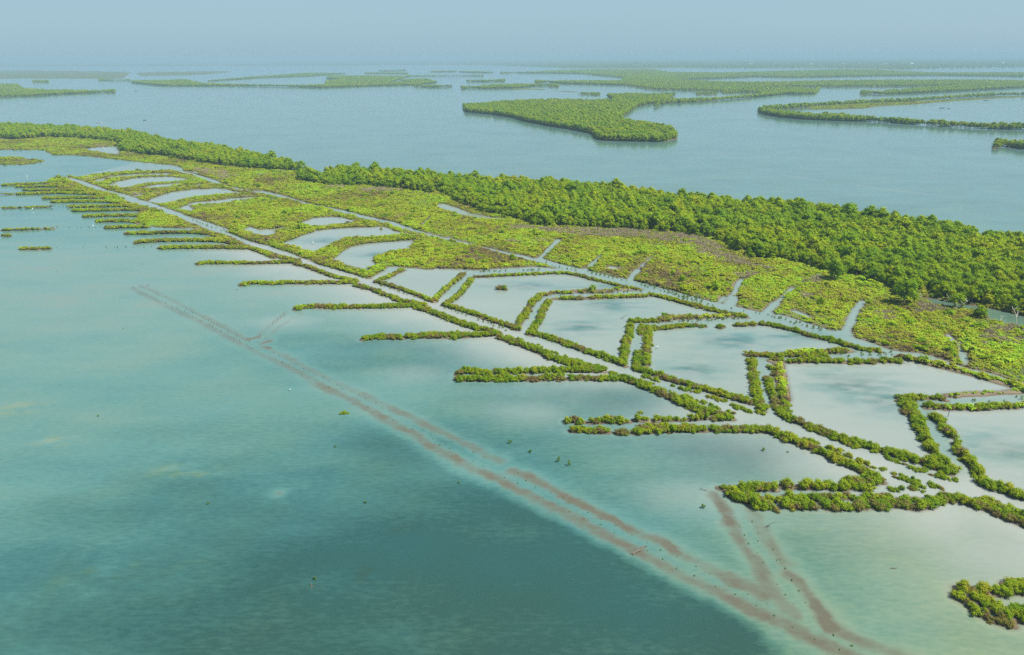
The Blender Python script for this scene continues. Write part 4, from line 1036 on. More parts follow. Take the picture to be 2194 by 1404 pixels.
def jitter_grid(poly, cell, margin=0.0, rng=RNG):
    """Evenly strewn points inside a polygon."""
    lo, hi = poly.min(0), poly.max(0)
    nx, ny = int((hi[0] - lo[0]) / cell) + 1, int((hi[1] - lo[1]) / cell) + 1
    X, Y = np.meshgrid(np.arange(nx), np.arange(ny))
    p = np.stack([X.ravel() + rng.uniform(0.05, 0.95, X.size) + 0.5 * (Y.ravel() % 2), Y.ravel() + rng.uniform(0.05, 0.95, X.size)], -1) * cell + lo
    p = p[inside(p, poly)]
    if margin:
        p = p[seg_dist(p, np.vstack([poly, poly[:1]])) > margin]
    return p

def in_frame(p, z=1.0, pad=30):
    w = proj(np.column_stack([p, np.full(len(p), z)]))
    return (w[:, 0] > -pad) & (w[:, 0] < 2194 + pad) & (w[:, 1] > -pad) & (w[:, 1] < 1404 + pad)

TREES = [tree_meshes(100 + i, h, r) for i, (h, r) in enumerate([(5.4, 2.3), (6.2, 2.5), (5.0, 2.5), (5.8, 2.0), (4.6, 2.1), (6.6, 2.8), (5.3, 2.7), (5.9, 2.3)])]
TREES_MID = [tree_meshes(200 + i, h, r, 14, 700, 0.21)[0] for i, (h, r) in enumerate([(5.4, 2.3), (6.2, 2.6), (5.0, 2.5), (5.8, 2.0), (6.8, 2.8), (4.4, 2.2)])]
TREES_FAR = [tree_meshes(300 + i, h, r, 7, 90, 0.8)[0] for i, (h, r) in enumerate([(7, 4.0), (7.8, 4.4), (6.2, 4.2), (7.4, 3.6)])]
BUSHES = [bush_meshes(400 + i, r, h) for i, (r, h) in enumerate([(1.15, 1.5), (1.3, 1.4), (1.0, 1.55), (1.25, 1.7), (1.4, 1.45), (1.1, 1.3)])]
DRYB = [bush_meshes(500 + i, r, h, 7, 560, 0.095, 'drybush') for i, (r, h) in enumerate([(1.15, 1.2), (1.3, 1.1), (1.0, 1.25), (1.4, 1.3)])]
BUSH_FAR = [bush_meshes(600 + i, r, h, 5, 150, 0.2, 'scrub' if i % 2 else 'bush')[0] for i, (r, h) in enumerate([(1.25, 1.5), (1.4, 1.4), (1.1, 1.5), (1.35, 1.6)])]
DRYB_FAR = [bush_meshes(650 + i, r, h, 5, 110, 0.2, 'drybush')[0] for i, (r, h) in enumerate([(1.2, 1.2), (1.4, 1.1), (1.1, 1.25)])]
def clump(seed, r, h, n, leaves, size, mat):
    return bush_meshes(seed, r, h, n, leaves, size, mat, 1.9)[0]
SCRUB = [clump(760, 1.1, 1.3, 7, 160, 0.17, 'forest'), clump(761, 0.9, 1.1, 6, 140, 0.16, 'bush')] + [clump(700 + i, r, h, 5, 120, 0.135, 'scrub') for i, (r, h) in enumerate([(0.85, 0.52), (1.0, 0.46), (0.72, 0.6), (0.95, 0.62), (1.1, 0.5), (0.75, 0.72)])]
def twigs(seed, r, h, n):
    rng = np.random.default_rng(seed); st = []
    for i in range(n):
        x, y = rng.normal(size=2) * r * 0.5; an = rng.uniform(0, 2 * PI); e = rng.uniform(0.2, 0.8) * r
        st.append(([(x, y, 0), (x + e * 0.5 * math.cos(an), y + e * 0.5 * math.sin(an), h * rng.uniform(0.3, 0.7)), (x + e * math.cos(an), y + e * math.sin(an), h * rng.uniform(0.5, 1.1))], [0.05, 0.04, 0.015]))
    v, f = tubes(st)
    lv, lf = leaf_quads(rng, bush_lobes(rng, r * 0.9, h * 0.6, 4), 60, 0.15)
    return join_mesh('dead_clump', [(v, f, M['dead']), (lv, lf, M['dead'])])
DEADC = [twigs(800 + i, 1.1, 0.8 + 0.15 * i, 26) for i in range(4)]
def sprig(seed, r, h, leaves, size):
    rng = np.random.default_rng(seed)
    lobes = bush_lobes(rng, r, h, 3)
    lv, lf = leaf_quads(rng, lobes, leaves, size, low=0.0, rand=0.9)
    v, f = tubes([([(0, 0, -0.3), (0.02, 0.03, h * 0.5), (0.0, 0.0, h)], [0.03, 0.025, 0.012])])
    return join_mesh('leaves', [(lv, lf, M['seedling'])]), mesh_np('stem', v, f, [M['twig']])
SPRIGS = [sprig(900 + i, 0.14 + 0.025 * i, 0.24 + 0.04 * i, 26, 0.06) for i in range(4)]
SPRIGL = [sprig(920 + i, 0.36 + 0.05 * i, 0.72 + 0.08 * i, 80, 0.10) for i in range(4)]
STAKE = [sprig(940 + i, 0.05, 0.40, 6, 0.05) for i in range(2)]

# ---- forest trees: the nearest 300 in view are trees of their own, the rest of the forest is one mass
def forest_points(poly, cell):
    p = jitter_grid(poly, cell, 1.2)
    return p
F_MID = W(('F', 640, 374, 700, 379, 790, 389, 790, 402, 700, 399, 640, 388))
fr = np.vstack([forest_points(F_MID, 2.9), forest_points(F_RIGHT, 2.75), forest_points(F_LEFT, 3.2)])
hz = height(fr)
fr = fr[hz > -0.1]
solo = [  # trees that stand out: (label, photo x, y of the base, size, mesh)
    ('round light green mangrove tree bulging out from the forest edge above the creek end', 1935, 652, 1.4, 5),
    ('small leaning mangrove tree standing alone beside the dark creek at the right', 2098, 682, 0.8, 2),
    ('rounded mangrove tree standing forward at the forest edge right of the bare brown strip', 1788, 600, 1.25, 1),
    ('low mangrove tree with bare white branches at the creek mouth', 2045, 660, 1.0, 6),
    ('lone round bush-like tree left of the forest beside the brown clearing', 696, 395, 0.95, 4),
    ('lone rounded tree in front of the narrow forest point', 703, 379, 1.1, 2),
    ('pale round tree at the forest edge near the narrow pool', 922, 413, 1.05, 0),
    ('low dark tree amid the bright scrub left of the first side channel', 1462, 606, 0.62, 4),
    ('small dark tree in the scrub above the pond with the islet', 1098, 560, 0.6, 2),
    ('small dark tree in the scrub right of the second side channel', 1757, 655, 0.55, 2),
    ('small dark green tree at the top of the blunt-nosed pond', 830, 553, 0.5, 4)]
solo_xy = [unproj(s[1], s[2]) for s in solo]
for c in solo_xy:
    fr = fr[np.hypot(*(fr - c).T) > 2.0]
dcam = np.hypot(*fr.T)
order = np.argsort(dcam)
vis = in_frame(fr[order], 5.0, 10)
first = order[vis][:290]
edge_d = seg_dist(fr, np.vstack([F_RIGHT, F_RIGHT[:1]]))
def add_tree(k, x, y, s, label, group):
    t = link('mangrove_tree', None, None, (x, y, 0.1), random.uniform(0, 2 * PI), s)
    tag(t, label, 'tree', group)
    link('crown', TREES[k][0], t); link('trunk', TREES[k][1], t)
for i in first:
    x, y = fr[i]
    px = proj([x, y, 4.0])[0]
    e = edge_d[i]
    row = 'in the front row of the forest' if e < 4.5 else ('in the second row of the forest' if e < 8.5 else ('a few rows into the forest' if e < 14 else 'deep inside the forest'))
    zone = 'left of the forked dead trees' if px < 1560 else ('behind the second side channel' if px < 1700 else ('behind the third side channel' if px < 1820 else ('behind the last side channel' if px < 1960 else
           ('left of the creek mouth' if px < 2040 else ('above the lone creekside tree' if px < 2120 else 'at the right photo edge')))))
    sc_ = random.uniform(0.72, 1.22) * min(1.0, 0.62 + 0.05 * e)
    add_tree(random.randrange(8), x, y, sc_, ('low ' if sc_ < 0.78 else ('tall ' if sc_ > 1.0 else '')) + 'mangrove tree ' + row + ' ' + zone, 'trees of the near mangrove forest')
for (lab, px, pyy, s, k), c in zip(solo, solo_xy):
    add_tree(k, c[0], c[1], s, lab, None)
rest = np.setdiff1d(np.arange(len(fr)), first)
p = fr[rest]; dd_ = dcam[rest]
far = dd_ > 330
for nm, sel, meshes, lab in (('mangrove_forest', ~far, TREES_MID, 'dense mangrove forest covering the bank behind the nearest trees'),
                             ('distant_mangrove_forest', far, TREES_MID, 'narrowing mangrove forest running away to the left along the river bank')):
    n_ = sel.sum()
    scatter(nm, np.column_stack([p[sel], np.full(n_, 0.1)]), RNG.uniform(0, 6.28, n_), RNG.uniform(0.7, 1.2, n_) * np.minimum(1.0, 0.6 + 0.05 * edge_d[rest][sel]) * np.where(RNG.uniform(size=n_) < 0.06, 1.3, 1.0), RNG.integers(0, len(meshes), n_), meshes, lab, 'forest')

# ---- island woods
for spec, poly, shore_ln in zip(ISLANDS, ISLE_POLY, ISLE_NEAR):
    c = np.hypot(*poly.mean(0))
    cell = 3.6 if c < 1100 else (6.0 if c < 1900 else 9.0)
    ext = poly.max(0) - poly.min(0)
    while ext[0] * ext[1] / cell ** 2 > 400000:
        cell *= 1.3
    pts = jitter_grid(poly, cell)
    if len(pts) < 6:
        pts = resample(np.vstack([poly, poly[:1]]), cell)[0]
    hh = spec[1] / 9.0
    if c < 1900:
        keepn = vnoise(pts, 22, 5, 2) > -0.75
        pts = pts[keepn]
    st_ = max(3.2, cell * 0.7)
    for off in (2.0, 2.0 + st_):
        ln = shore_ln * (1 + off / np.hypot(*shore_ln.T))[:, None]
        xy = resample(ln, st_)[0]
        pts = np.vstack([pts, xy + RNG.normal(size=xy.shape) * 0.8])
    n_ = len(pts)
    s = RNG.uniform(0.6, 1.15, n_) * hh * (max(0.8, cell / 7.5) if c >= 1100 else 1.15)
    s = np.minimum(s, 1.35) if c < 1900 else np.minimum(s * 0.75, 0.85)
    scatter('island_woods', np.column_stack([pts, np.full(n_, 0.1)]), RNG.uniform(0, 6.28, n_), s, RNG.integers(0, 4, n_), TREES_MID[:4] if c < 1100 else TREES_FAR, spec[0], 'wooded island')

# far mainland woods on the right horizon
ml = LOW_LAND[-1]
pts = []
for d0, d1, cell in ((4000, 9000, 34), (9000, 20000, 90), (20000, 60000, 300)):
    bb = np.array([[-0.12 * d0, d0], [1.0 * d0, d0], [1.0 * d1, d1], [-0.12 * d1, d1]])
    q_ = jitter_grid(bb, cell)
    r_ = np.hypot(*q_.T)
    q_ = q_[inside(q_, ml)]
    q_ = q_[vnoise(q_ * np.array([0.35, 1.0]), d0 * 0.08, 91, 3) > -0.35]
    pts.append(np.column_stack([q_, np.full(len(q_), cell / 14.0)]))
pts = np.vstack(pts)
pts = pts[in_frame(pts[:, :2], 5, 80)]
n_ = len(pts)
scatter('far_woods', np.column_stack([pts[:, :2], np.full(n_, 0.2)]), RNG.uniform(0, 6.28, n_), np.minimum(pts[:, 2], 1.0) * RNG.uniform(0.6, 1.2, n_), RNG.integers(0, 4, n_), TREES_FAR,
        'hazy blue wooded plain along the right horizon', 'woods')

# ---- marsh scrub on the land between dikes and forest
allp = []
for key, cell in (('left_bank', 0.95), ('between_channels', 1.0), ('mainland', 1.02), ('left_islet', 1.5)):
    poly = LAND[key]
    q_ = jitter_grid(poly, cell)
    q_ = q_[in_frame(q_, 0.5, 320)]
    q_ = q_[np.hypot(*q_.T) < 900]
    d_ = np.hypot(*q_.T)
    q_ = q_[(d_ < 420) | (RNG.uniform(size=len(q_)) < 0.62)]
    allp.append(q_)
for hw, ln in DIRT[9:]:
    for rep in range(3 if hw > 0.9 else 1):
        xy = resample(ln, 1.1)[0]
        xy = xy + RNG.normal(size=xy.shape) * hw * 0.5
        allp.append(xy[vnoise(xy, 6, 19, 2) > -0.6])
for poly in LOW_LAND[:3]:
    allp.append(jitter_grid(poly, 2.4))
q_ = np.vstack(allp)
q_ = q_[~(inside(q_, F_RIGHT) & (seg_dist(q_, np.vstack([F_RIGHT, F_RIGHT[:1]])) > 3)) & ~(inside(q_, F_LEFT) & (seg_dist(q_, np.vstack([F_LEFT, F_LEFT[:1]])) > 3))]
hq = height(q_)
q_, hq = q_[hq > 0.07], hq[hq > 0.07]
for hw, ln in DIRT[:9]:
    k = near_idx(q_, ln, hw + 1)
    d_ = np.full(len(q_), 9.0); d_[k] = seg_dist(q_[k], ln)
    kp = (d_ > hw * 0.9) | (RNG.uniform(size=len(q_)) < 0.45)
    q_, hq = q_[kp], hq[kp]
dry = np.zeros(len(q_), bool)
for poly in DRY:
    k = near_idx(q_, poly, 4)
    dry[k] |= sdist(q_[k], poly) + vnoise(q_[k], 6, 41, 2) * 4 > 0
thin = vnoise(q_, 14, 61, 3)
dry |= (thin > 0.62)
dry &= RNG.uniform(size=len(q_)) < 0.62
g = ~dry
n_ = g.sum()
edge_small = np.clip(hq[g] / 0.3, 0.55, 1)
tall = 1 + 0.75 * np.clip(vnoise(q_[g], 7, 71, 2), -0.6, 1)
tall *= np.where(RNG.uniform(size=n_) < 0.06, 1.5, 1.0)
scatter('marsh_scrub', np.column_stack([q_[g], hq[g] - 0.05]), RNG.uniform(0, 6.28, n_), RNG.uniform(0.55, 1.3, n_) * edge_small * tall, np.where(RNG.uniform(size=n_) < 0.05, RNG.integers(0, 2, n_), RNG.integers(2, len(SCRUB), n_)), SCRUB,
        'low bright green and olive scrub carpeting the marsh between channels and forest', 'scrub')
n_ = dry.sum()
scatter('dead_scrub', np.column_stack([q_[dry], hq[dry] - 0.03]), RNG.uniform(0, 6.28, n_), RNG.uniform(0.6, 1.1, n_), RNG.integers(0, 4, n_), DEADC,
        'grey brown dead scrub in strips along the forest edge', 'scrub')
NSCRUB = len(q_)

# ---- bushes on the dikes: the 300 that show largest are bushes of their own
bp_, bw, bd, bs = [], [], [], []
for di, (where, hw, dryness, size, fill, lines) in enumerate(DIKES):
    for ln in lines:
        rows = max(1, int(round(hw * 2 / 1.05)))
        for rrow in range(rows):
            xy, nr = resample(ln, min(0.48 * size, max(0.6, 0.5 * np.hypot(*(ln[-1] - ln[0]))))) if len(ln) > 1 else (ln, np.zeros_like(ln))
            off = ((rrow + 0.5) / rows - 0.5) * 2 * hw * 0.62
            xy = xy + nr * (off + RNG.normal(size=(len(xy), 1)) * 0.26) + RNG.normal(size=xy.shape) * 0.24
            kp = RNG.uniform(size=len(xy)) < fill
            # the lagoon-facing (near) row is drier than the channel-facing one
            xy = xy[kp]
            bp_.append(xy); bw.append(np.full(len(xy), di))
            dn = vnoise(xy, 5.0, 15, 2) * 0.9 + RNG.normal(size=len(xy)) * 0.25
            bd.append(dn < np.quantile(dn, dryness * 0.85) if len(xy) > 3 else RNG.uniform(size=len(xy)) < dryness)
            bs.append(size * (0.38 + 0.40 * RNG.uniform(size=len(xy)) ** 1.2))
bp_, bw, bd, bs = np.concatenate(bp_), np.concatenate(bw), np.concatenate(bd), np.concatenate(bs)
hb = np.clip(height(bp_), -0.1, 0.34)
dB = np.hypot(*bp_.T)
ordb = np.argsort(dB / bs)
visb = in_frame(bp_[ordb], 0.7, 6)
firstb = ordb[visb][:300]
def add_bush(pair, x, y, z, s, label, group, name='mangrove_bush'):
    t = link(name, None, None, (x, y, z), random.uniform(0, 2 * PI), s)
    tag(t, label, 'bush', group)
    t.scale = (s * random.uniform(0.85, 1.25), s * random.uniform(0.85, 1.25), s * random.uniform(0.8, 1.2))
    link('foliage', pair[0], t); link('stems', pair[1], t)
dike_x = {}
for i in firstb:
    u = proj([bp_[i, 0], bp_[i, 1], 0.5])[0]
    a_, b_ = dike_x.get(bw[i], (u, u)); dike_x[bw[i]] = (min(a_, u), max(b_, u))
for i in firstb:
    where = DIKES[bw[i]][0]
    xs = dike_x[bw[i]]
    q = (proj([bp_[i, 0], bp_[i, 1], 0.5])[0] - xs[0]) / max(xs[1] - xs[0], 1)
    spot = 'at the left end of the ' if q < 0.27 else ('at the right end of the ' if q > 0.73 else 'midway along the ')
    place = where.replace('on the ', spot, 1) if where.startswith('on the ') else where
    pair = random.choice(DRYB if bd[i] else BUSHES)
    add_bush(pair, bp_[i, 0], bp_[i, 1], hb[i] - 0.03, bs[i], (lambda a, b, c, d: next(t_ for t_ in (a + c, b + c, a + d, b + d) if len(t_.split()) <= 16))(('small ' if bs[i] < 0.62 else ('large ' if bs[i] > 0.85 else '')) + ('brown' if bd[i] else 'green') + ' mangrove bush ', ('brown' if bd[i] else 'green') + ' mangrove bush ', place, where), 'bushes ' + where)
restb = np.setdiff1d(np.arange(len(bp_)), firstb)
MESHB = [b[0] for b in BUSHES] + [b[0] for b in DRYB]
nearb = restb[dB[restb] < 230]; farb = restb[dB[restb] >= 230]
def bush_mass(nm, sel, green_m, dry_m, lab):
    n_ = len(sel)
    idx = np.where(bd[sel], len(green_m) + RNG.integers(0, len(dry_m), n_), RNG.integers(0, len(green_m), n_))
    scatter(nm, np.column_stack([bp_[sel], hb[sel] - 0.03]), RNG.uniform(0, 6.28, n_), bs[sel], idx, green_m + dry_m, lab, 'bushes')
bush_mass('dike_shrubbery', nearb, [b[0] for b in BUSHES], [b[0] for b in DRYB], 'mangrove bushes lining the dikes in the middle distance')
bush_mass('distant_dike_shrubbery', farb, BUSH_FAR, DRYB_FAR, 'mangrove bushes lining the far dikes and finger banks')

# ---- single bushes on islets and alone in the water
def bush_at(px, pyy, s, label, k=0, pool=None):
    c = unproj(px, pyy)
    z = float(np.clip(height(c[None])[0], -0.12, 0.3))
    add_bush((pool or BUSHES)[k], c[0], c[1], z - 0.03, s, label, None)
bush_at(737, 886, 0.62, 'small round olive bush alone on the lagoon beside the long mud ridge', 1)
bush_at(1070, 620, 1.0, 'left one of the bushes on the little islet in a pond', 0, DRYB)
bush_at(1080, 620, 0.8, 'right one of the bushes on the little islet in a pond', 3)
bush_at(1373, 886, 0.5, 'little bush standing in the water just above the second finger dike', 0)
bush_at(817, 492, 0.75, 'tiny round islet bush in the long pond with the white bird', 2)
bush_at(1920, 860, 0.4, 'tiny dark bush left of the right-hand dike of the large near pond', 1, DRYB)
# seedlings poking out of open water
LONE = [(1092, 950, 1.1, 'upper left one of four seedlings in a slanting line in the lagoon'), (1137, 969, 1.0, 'second of four seedlings in a slanting line in the lagoon'),
        (1197, 989, 1.0, 'third of four seedlings in a slanting line in the lagoon'), (1219, 997, 1.0, 'lowest of four seedlings in a slanting line in the lagoon'),
        (1635, 966, 1.05, 'seedling alone in the dark water between the two nearest fingers'), (1505, 1088, 1.1, 'bright round seedling left of the nearest finger tip'),
        (718, 958, 0.7, 'thin seedling in the dark water below the small olive bush'), (784, 1078, 0.7, 'thin tall seedling in the deep green water left of the ridge'),
        (983, 1036, 0.6, 'small seedling in the deep teal water left of the ridge'), (446, 1081, 0.6, 'tiny seedling in the open lagoon at the lower left'),
        (210, 892, 0.6, 'tiny dark seedling in the open lagoon at the left'), (675, 1242, 0.7, 'sprig beside a twig in the lower lagoon'), (1688, 970, 0.5, 'faint seedling right of the one alone in the dark water')]
for px, pyy, s, lab in LONE:
    c = unproj(px, pyy)
    t = link('mangrove_seedling', None, None, (c[0], c[1], -0.05), random.uniform(0, 6.28), s)
    tag(t, lab, 'seedling')
    k = random.randrange(4)
    link('leaves', SPRIGL[k][0], t); link('stem', SPRIGL[k][1], t)

# rows: (where, spacing, sprig set, scale, jitter, line)
ROWS = [
    ('along the lagoon side of the long submerged ridge', 1.9, 'stake', 1.6, 0.12, W(('D1', 262, 178, 420, 256, 600, 338, 800, 438, 960, 525, 1080, 595))),
    ('along the lagoon side of the long submerged ridge', 3.1, 'small', 0.85, 0.25, W(('D1', 1080, 595, 1180, 648, 1310, 708, 1500, 805, 1660, 890, 1800, 968, 1950, 1040), ('D2', 950, 415, 1070, 478, 1220, 545, 1340, 620, 1480, 685, 1600, 745, 1750, 825, 1880, 892, 2020, 965),
                                                                      ('D3', 770, 462, 935, 545, 1090, 630, 1225, 703, 1400, 795, 1560, 878, 1750, 970, 1920, 1055, 2080, 1135), ('C4', 650, 1072, 700, 1103, 935, 1222, 1050, 1275))),
    ('along the pond side of the long submerged ridge', 1.8, 'stake', 1.6, 0.12, W(('D1', 318, 172, 480, 245, 640, 330, 800, 412, 950, 490, 1060, 545))),
    ('along the pond side of the long submerged ridge', 3.0, 'small', 0.8, 0.25, W(('D1', 1115, 570, 1230, 625, 1400, 715, 1560, 795, 1700, 865, 1880, 950, 2010, 1020), ('D2', 760, 270, 965, 382, 1120, 452, 1300, 530, 1390, 590), ('D2', 1490, 632, 1560, 668, 1700, 745, 1845, 822, 2050, 920),
                                                                   ('D3', 660, 352, 880, 465, 1010, 535, 1165, 612, 1335, 695, 1450, 750, 1635, 848, 1760, 908, 1865, 965, 1975, 1018, 2085, 1078))),
    ('along the left ridge running down from the nearest finger tip', 2.3, 'small', 0.85, 0.25, W(('C4', 230, 310, 270, 375, 330, 485, 375, 545, 430, 620, 465, 670, 505, 742, 550, 815, 615, 888, 668, 970))),
    ('along the right ridge running down from the nearest finger tip', 2.3, 'small', 0.95, 0.3, W(('C4', 348, 355, 385, 422, 420, 472, 480, 555, 520, 595, 575, 680, 630, 770, 685, 850, 735, 910, 785, 1000, 835, 1095, 930, 1135, 995, 1168, 1125, 1230))),
    ('along the short branch ridge', 1.2, 'stake', 1.6, 0.12, W(('D1', 1105, 515, 1180, 445, 1240, 395, 1295, 348))), ('along the short branch ridge', 1.6, 'stake', 1.3, 0.12, W(('D1', 1100, 555, 1180, 500, 1250, 438))),
    ('in the broken row at the far left of the lagoon', 2.2, 'small', 1.0, 0.4, W(('A4', 70, 672, 350, 662))), ('in the broken row at the far left of the lagoon', 3.4, 'small', 1.0, 0.4, W(('A4', 350, 662, 700, 661))), ('in the broken row at the far left of the lagoon', 2.6, 'large', 0.8, 0.5, W(('A4', 700, 661, 1050, 658))),
    ('in the sparse line left of the far fingers', 2.8, 'large', 0.7, 0.5, W(('A4', 355, 528, 700, 525))), ('in the sparse line left of the far fingers', 2.6, 'large', 0.6, 0.5, W(('A4', 340, 383, 480, 381)))]
for ln in ((W(('B2', 960, 668, 1080, 705, 1240, 735)), W(('B2', 990, 655, 1100, 680, 1240, 718))) + (W(('B2', 1330, 755, 1560, 800, 1640, 820)), W(('B2', 1310, 735, 1450, 770, 1600, 800)))
           + (W(('B2', 1720, 845, 1900, 895, 2050, 935, 2194, 972), ('B3', 200, 945, 380, 990, 480, 1010)), W(('B2', 1800, 850, 1950, 885, 2100, 925, 2194, 950), ('B3', 100, 900, 250, 935, 400, 965)))
           + (W(('B3', 600, 1030, 760, 1055, 900, 1085, 1100, 1130, 1300, 1195)), W(('B3', 900, 1080, 1080, 1140, 1330, 1205)))):
    ROWS.append(('in double rows along the second channel', 1.7, 'large', 0.95, 0.3, ln))
for ln in (W(('B2', 440, 745, 700, 735, 950, 728)), W(('B2', 480, 740, 900, 732)), W(('C1', 1080, 48, 1300, 35, 1560, 28, 1740, 22)), W(('B3', 100, 1130, 400, 1120, 700, 1110)), W(('B3', 30, 1140, 330, 1130, 760, 1100)),
           W(('C1', 1930, 262, 2194, 245)), W(('C3', 430, 150, 620, 140, 900, 130, 1130, 120)), W(('C3', 760, 160, 940, 150, 1150, 140)), W(('C1', 1960, 245, 2194, 232)), W(('B1', 1280, 355, 1500, 338, 1830, 322))):
    ROWS.append(('in the water between paired pond dikes', 1.9, 'large', 0.9, 0.35, ln))
for ln in (W(('B1', 30, 190, 250, 265, 480, 345, 620, 380)), W(('B1', 660, 395, 800, 445, 950, 490)), W(('B1', 1060, 540, 1250, 595, 1400, 645)), W(('B1', 1500, 690, 1750, 790, 1930, 825)), W(('C1', 200, 150, 420, 230, 700, 330)), W(('C1', 850, 355, 1100, 430, 1300, 510)),
           W(('B1', 280, 265, 500, 340, 620, 385))):
    ROWS.append(('hugging the banks of the main channel', 1.8, 'large', 0.85, 0.35, ln))
for ln in (W(('C3', 1720, 470, 1730, 500)), W(('C3', 1840, 490, 1860, 495)), W(('C3', 1940, 490, 1960, 500)), W(('C3', 2050, 450, 2065, 490)), W(('C3', 2080, 470, 2090, 490))):
    ROWS.append(('in the water above the pond at the right edge', 1.2, 'large', 1.1, 0.3, ln))
SETS = {'stake': STAKE, 'small': SPRIGS, 'large': SPRIGL}
sp_, sw, ss_, sset = [], [], [], []
for ri, (where, step, st, sc, jt, ln) in enumerate(ROWS):
    xy, nr = resample(ln, step)
    xy = xy + RNG.normal(size=xy.shape) * jt
    kp = RNG.uniform(size=len(xy)) < (0.88 if st != 'large' else 0.8)
    xy = xy[kp]
    sp_.append(xy); sw += [ri] * len(xy); ss_.append(sc * RNG.uniform(0.65, 1.25, len(xy))); sset += [st] * len(xy)
sp_, ss_, sw = np.concatenate(sp_), np.concatenate(ss_), np.array(sw)
hgt = {'stake': 0.6, 'small': 0.7, 'large': 1.1}
showing = np.array([hgt[s] for s in sset]) * ss_ / np.hypot(*sp_.T) * in_frame(sp_, 0.3, 2)
o_ = np.argsort(-showing)
firsts = o_[:285]
for i in firsts:
    where = ROWS[sw[i]][0]
    ms = SETS[sset[i]]
    t = link('mangrove_seedling', None, None, (sp_[i, 0], sp_[i, 1], -0.05), random.uniform(0, 6.28), float(ss_[i]))
    what = 'thin dark stake-like seedling ' if sset[i] == 'stake' else ('tiny leafy seedling ' if sset[i] == 'small' else 'leafy young mangrove seedling ')
    tag(t, what + where, 'seedling', 'seedlings ' + where)
    k = random.randrange(len(ms))
    link('leaves', ms[k][0], t); link('stem', ms[k][1], t)
rs = o_[285:]
allset = [m_[0] for m_ in STAKE] + [m_[0] for m_ in SPRIGS] + [m_[0] for m_ in SPRIGL]
base_i = {'stake': (0, 2), 'small': (2, 4), 'large': (6, 4)}
pick = np.array([base_i[sset[i]][0] + random.randrange(base_i[sset[i]][1]) for i in rs])
scatter('seedling_rows', np.column_stack([sp_[rs], np.full(len(rs), -0.05)]), RNG.uniform(0, 6.28, len(rs)), ss_[rs], pick, allset, 'rows of small mangrove seedlings along the farther channels', 'seedlings')

# ------------------------------------------------------------------ birds
def ellipsoid(c, r, rot=0.0, sub=1):
    v = ICO_V * np.array(r)
    cr, sr = math.cos(rot), math.sin(rot)
    v = np.column_stack([v[:, 0] * cr + v[:, 2] * sr, v[:, 1], -v[:, 0] * sr + v[:, 2] * cr])
    return v + np.array(c), ICO_F
def egret_mesh():
    body = ellipsoid((0, 0, 0.52), (0.27, 0.11, 0.13), 0.45)
    tail = ellipsoid((-0.26, 0, 0.46), (0.14, 0.07, 0.04), 0.3)
    nv, nf = tube([(0.18, 0, 0.60), (0.28, 0, 0.72), (0.22, 0, 0.86), (0.25, 0, 0.98), (0.33, 0, 1.02)], [0.07, 0.045, 0.035, 0.035, 0.045], 6)
    hv = ellipsoid((0.33, 0, 1.02), (0.07, 0.04, 0.04), 0.1)
    return join_mesh('body', [(body[0], body[1], M['white']), (tail[0], tail[1], M['white']), (nv, nf, M['white']), (hv[0], hv[1], M['white'])])
EG_BODY = egret_mesh()
EG_BEAK = mesh_np('beak', *tube([(0.38, 0, 1.02), (0.52, 0, 1.0)], [0.018, 0.004]), [M['beak']])
EG_LEG = mesh_np('leg', *tubes([([(0, 0, -0.1), (0.02, 0, 0.2), (-0.03, 0, 0.45)], [0.014, 0.012, 0.016])]), [M['beak']])
EGRETS = [(1408, 748, 1.15, 'white egret standing at the left side of its pond below the bushes'), (671, 524, 1.5, 'white egret standing in the long pond'), (622, 838, 0.75, 'white bird resting on the open lagoon left of the ridge'),
          (200, 487, 1.3, 'white egret at the end of the sparse seedling line at the left'), (70, 451, 1.4, 'white egret in the shallow bay at the far left'), (58, 380, 1.2, 'white egret in the farthest bay at the left')]
for px, pyy, s, lab in EGRETS:
    c = unproj(px, pyy)
    t = link('egret', None, None, (c[0], c[1], 0.0), random.uniform(0, 6.28), s)
    tag(t, lab, 'bird')
    link('body', EG_BODY, t); link('beak', EG_BEAK, t)
    for sy in (-0.05, 0.05):
        lg = link('leg', EG_LEG, t); lg.location = (0, sy, 0)

# ------------------------------------------------------------------ dead wood
def branchy(seed, length, spread, r0, n, lean=0.3):
    """A bare forked branch lying low (spread large) or standing (lean small)."""
    rng = np.random.default_rng(seed); out = []
    main = [np.array([0.0, 0, -0.1])]
    d = np.array([lean, 0.1, 1.0 - lean]) if spread < 1 else np.array([1.0, 0.1, 0.12])
    for i in range(5):
        d = d + rng.normal(size=3) * 0.22; d /= np.linalg.norm(d)
        main.append(main[-1] + d * length / 5)
    out.append((main, list(np.linspace(r0, r0 * 0.3, 6))))
    for i in range(n):
        k = rng.integers(1, 5); b = rng.normal(size=3); b[2] = abs(b[2]) * (1.0 if spread < 1 else 0.5); b /= np.linalg.norm(b)
        l_ = length * rng.uniform(0.2, 0.45)
        out.append(([main[k], main[k] + b * l_ * 0.5 + np.array([0, 0, 0.04]), main[k] + b * l_ + np.array([0, 0, 0.15 * l_])], [r0 * 0.55, r0 * 0.4, r0 * 0.15]))
    return out
def wood(name, px, pyy, parts, rz, mat, label, cat, z=0.0):
    c = unproj(px, pyy)
    v, f = tubes(parts)
    o = link(name, mesh_np(name, v, f, [M[mat]], smooth=True), None, (c[0], c[1], z), rz)
    return tag(o, label, cat)
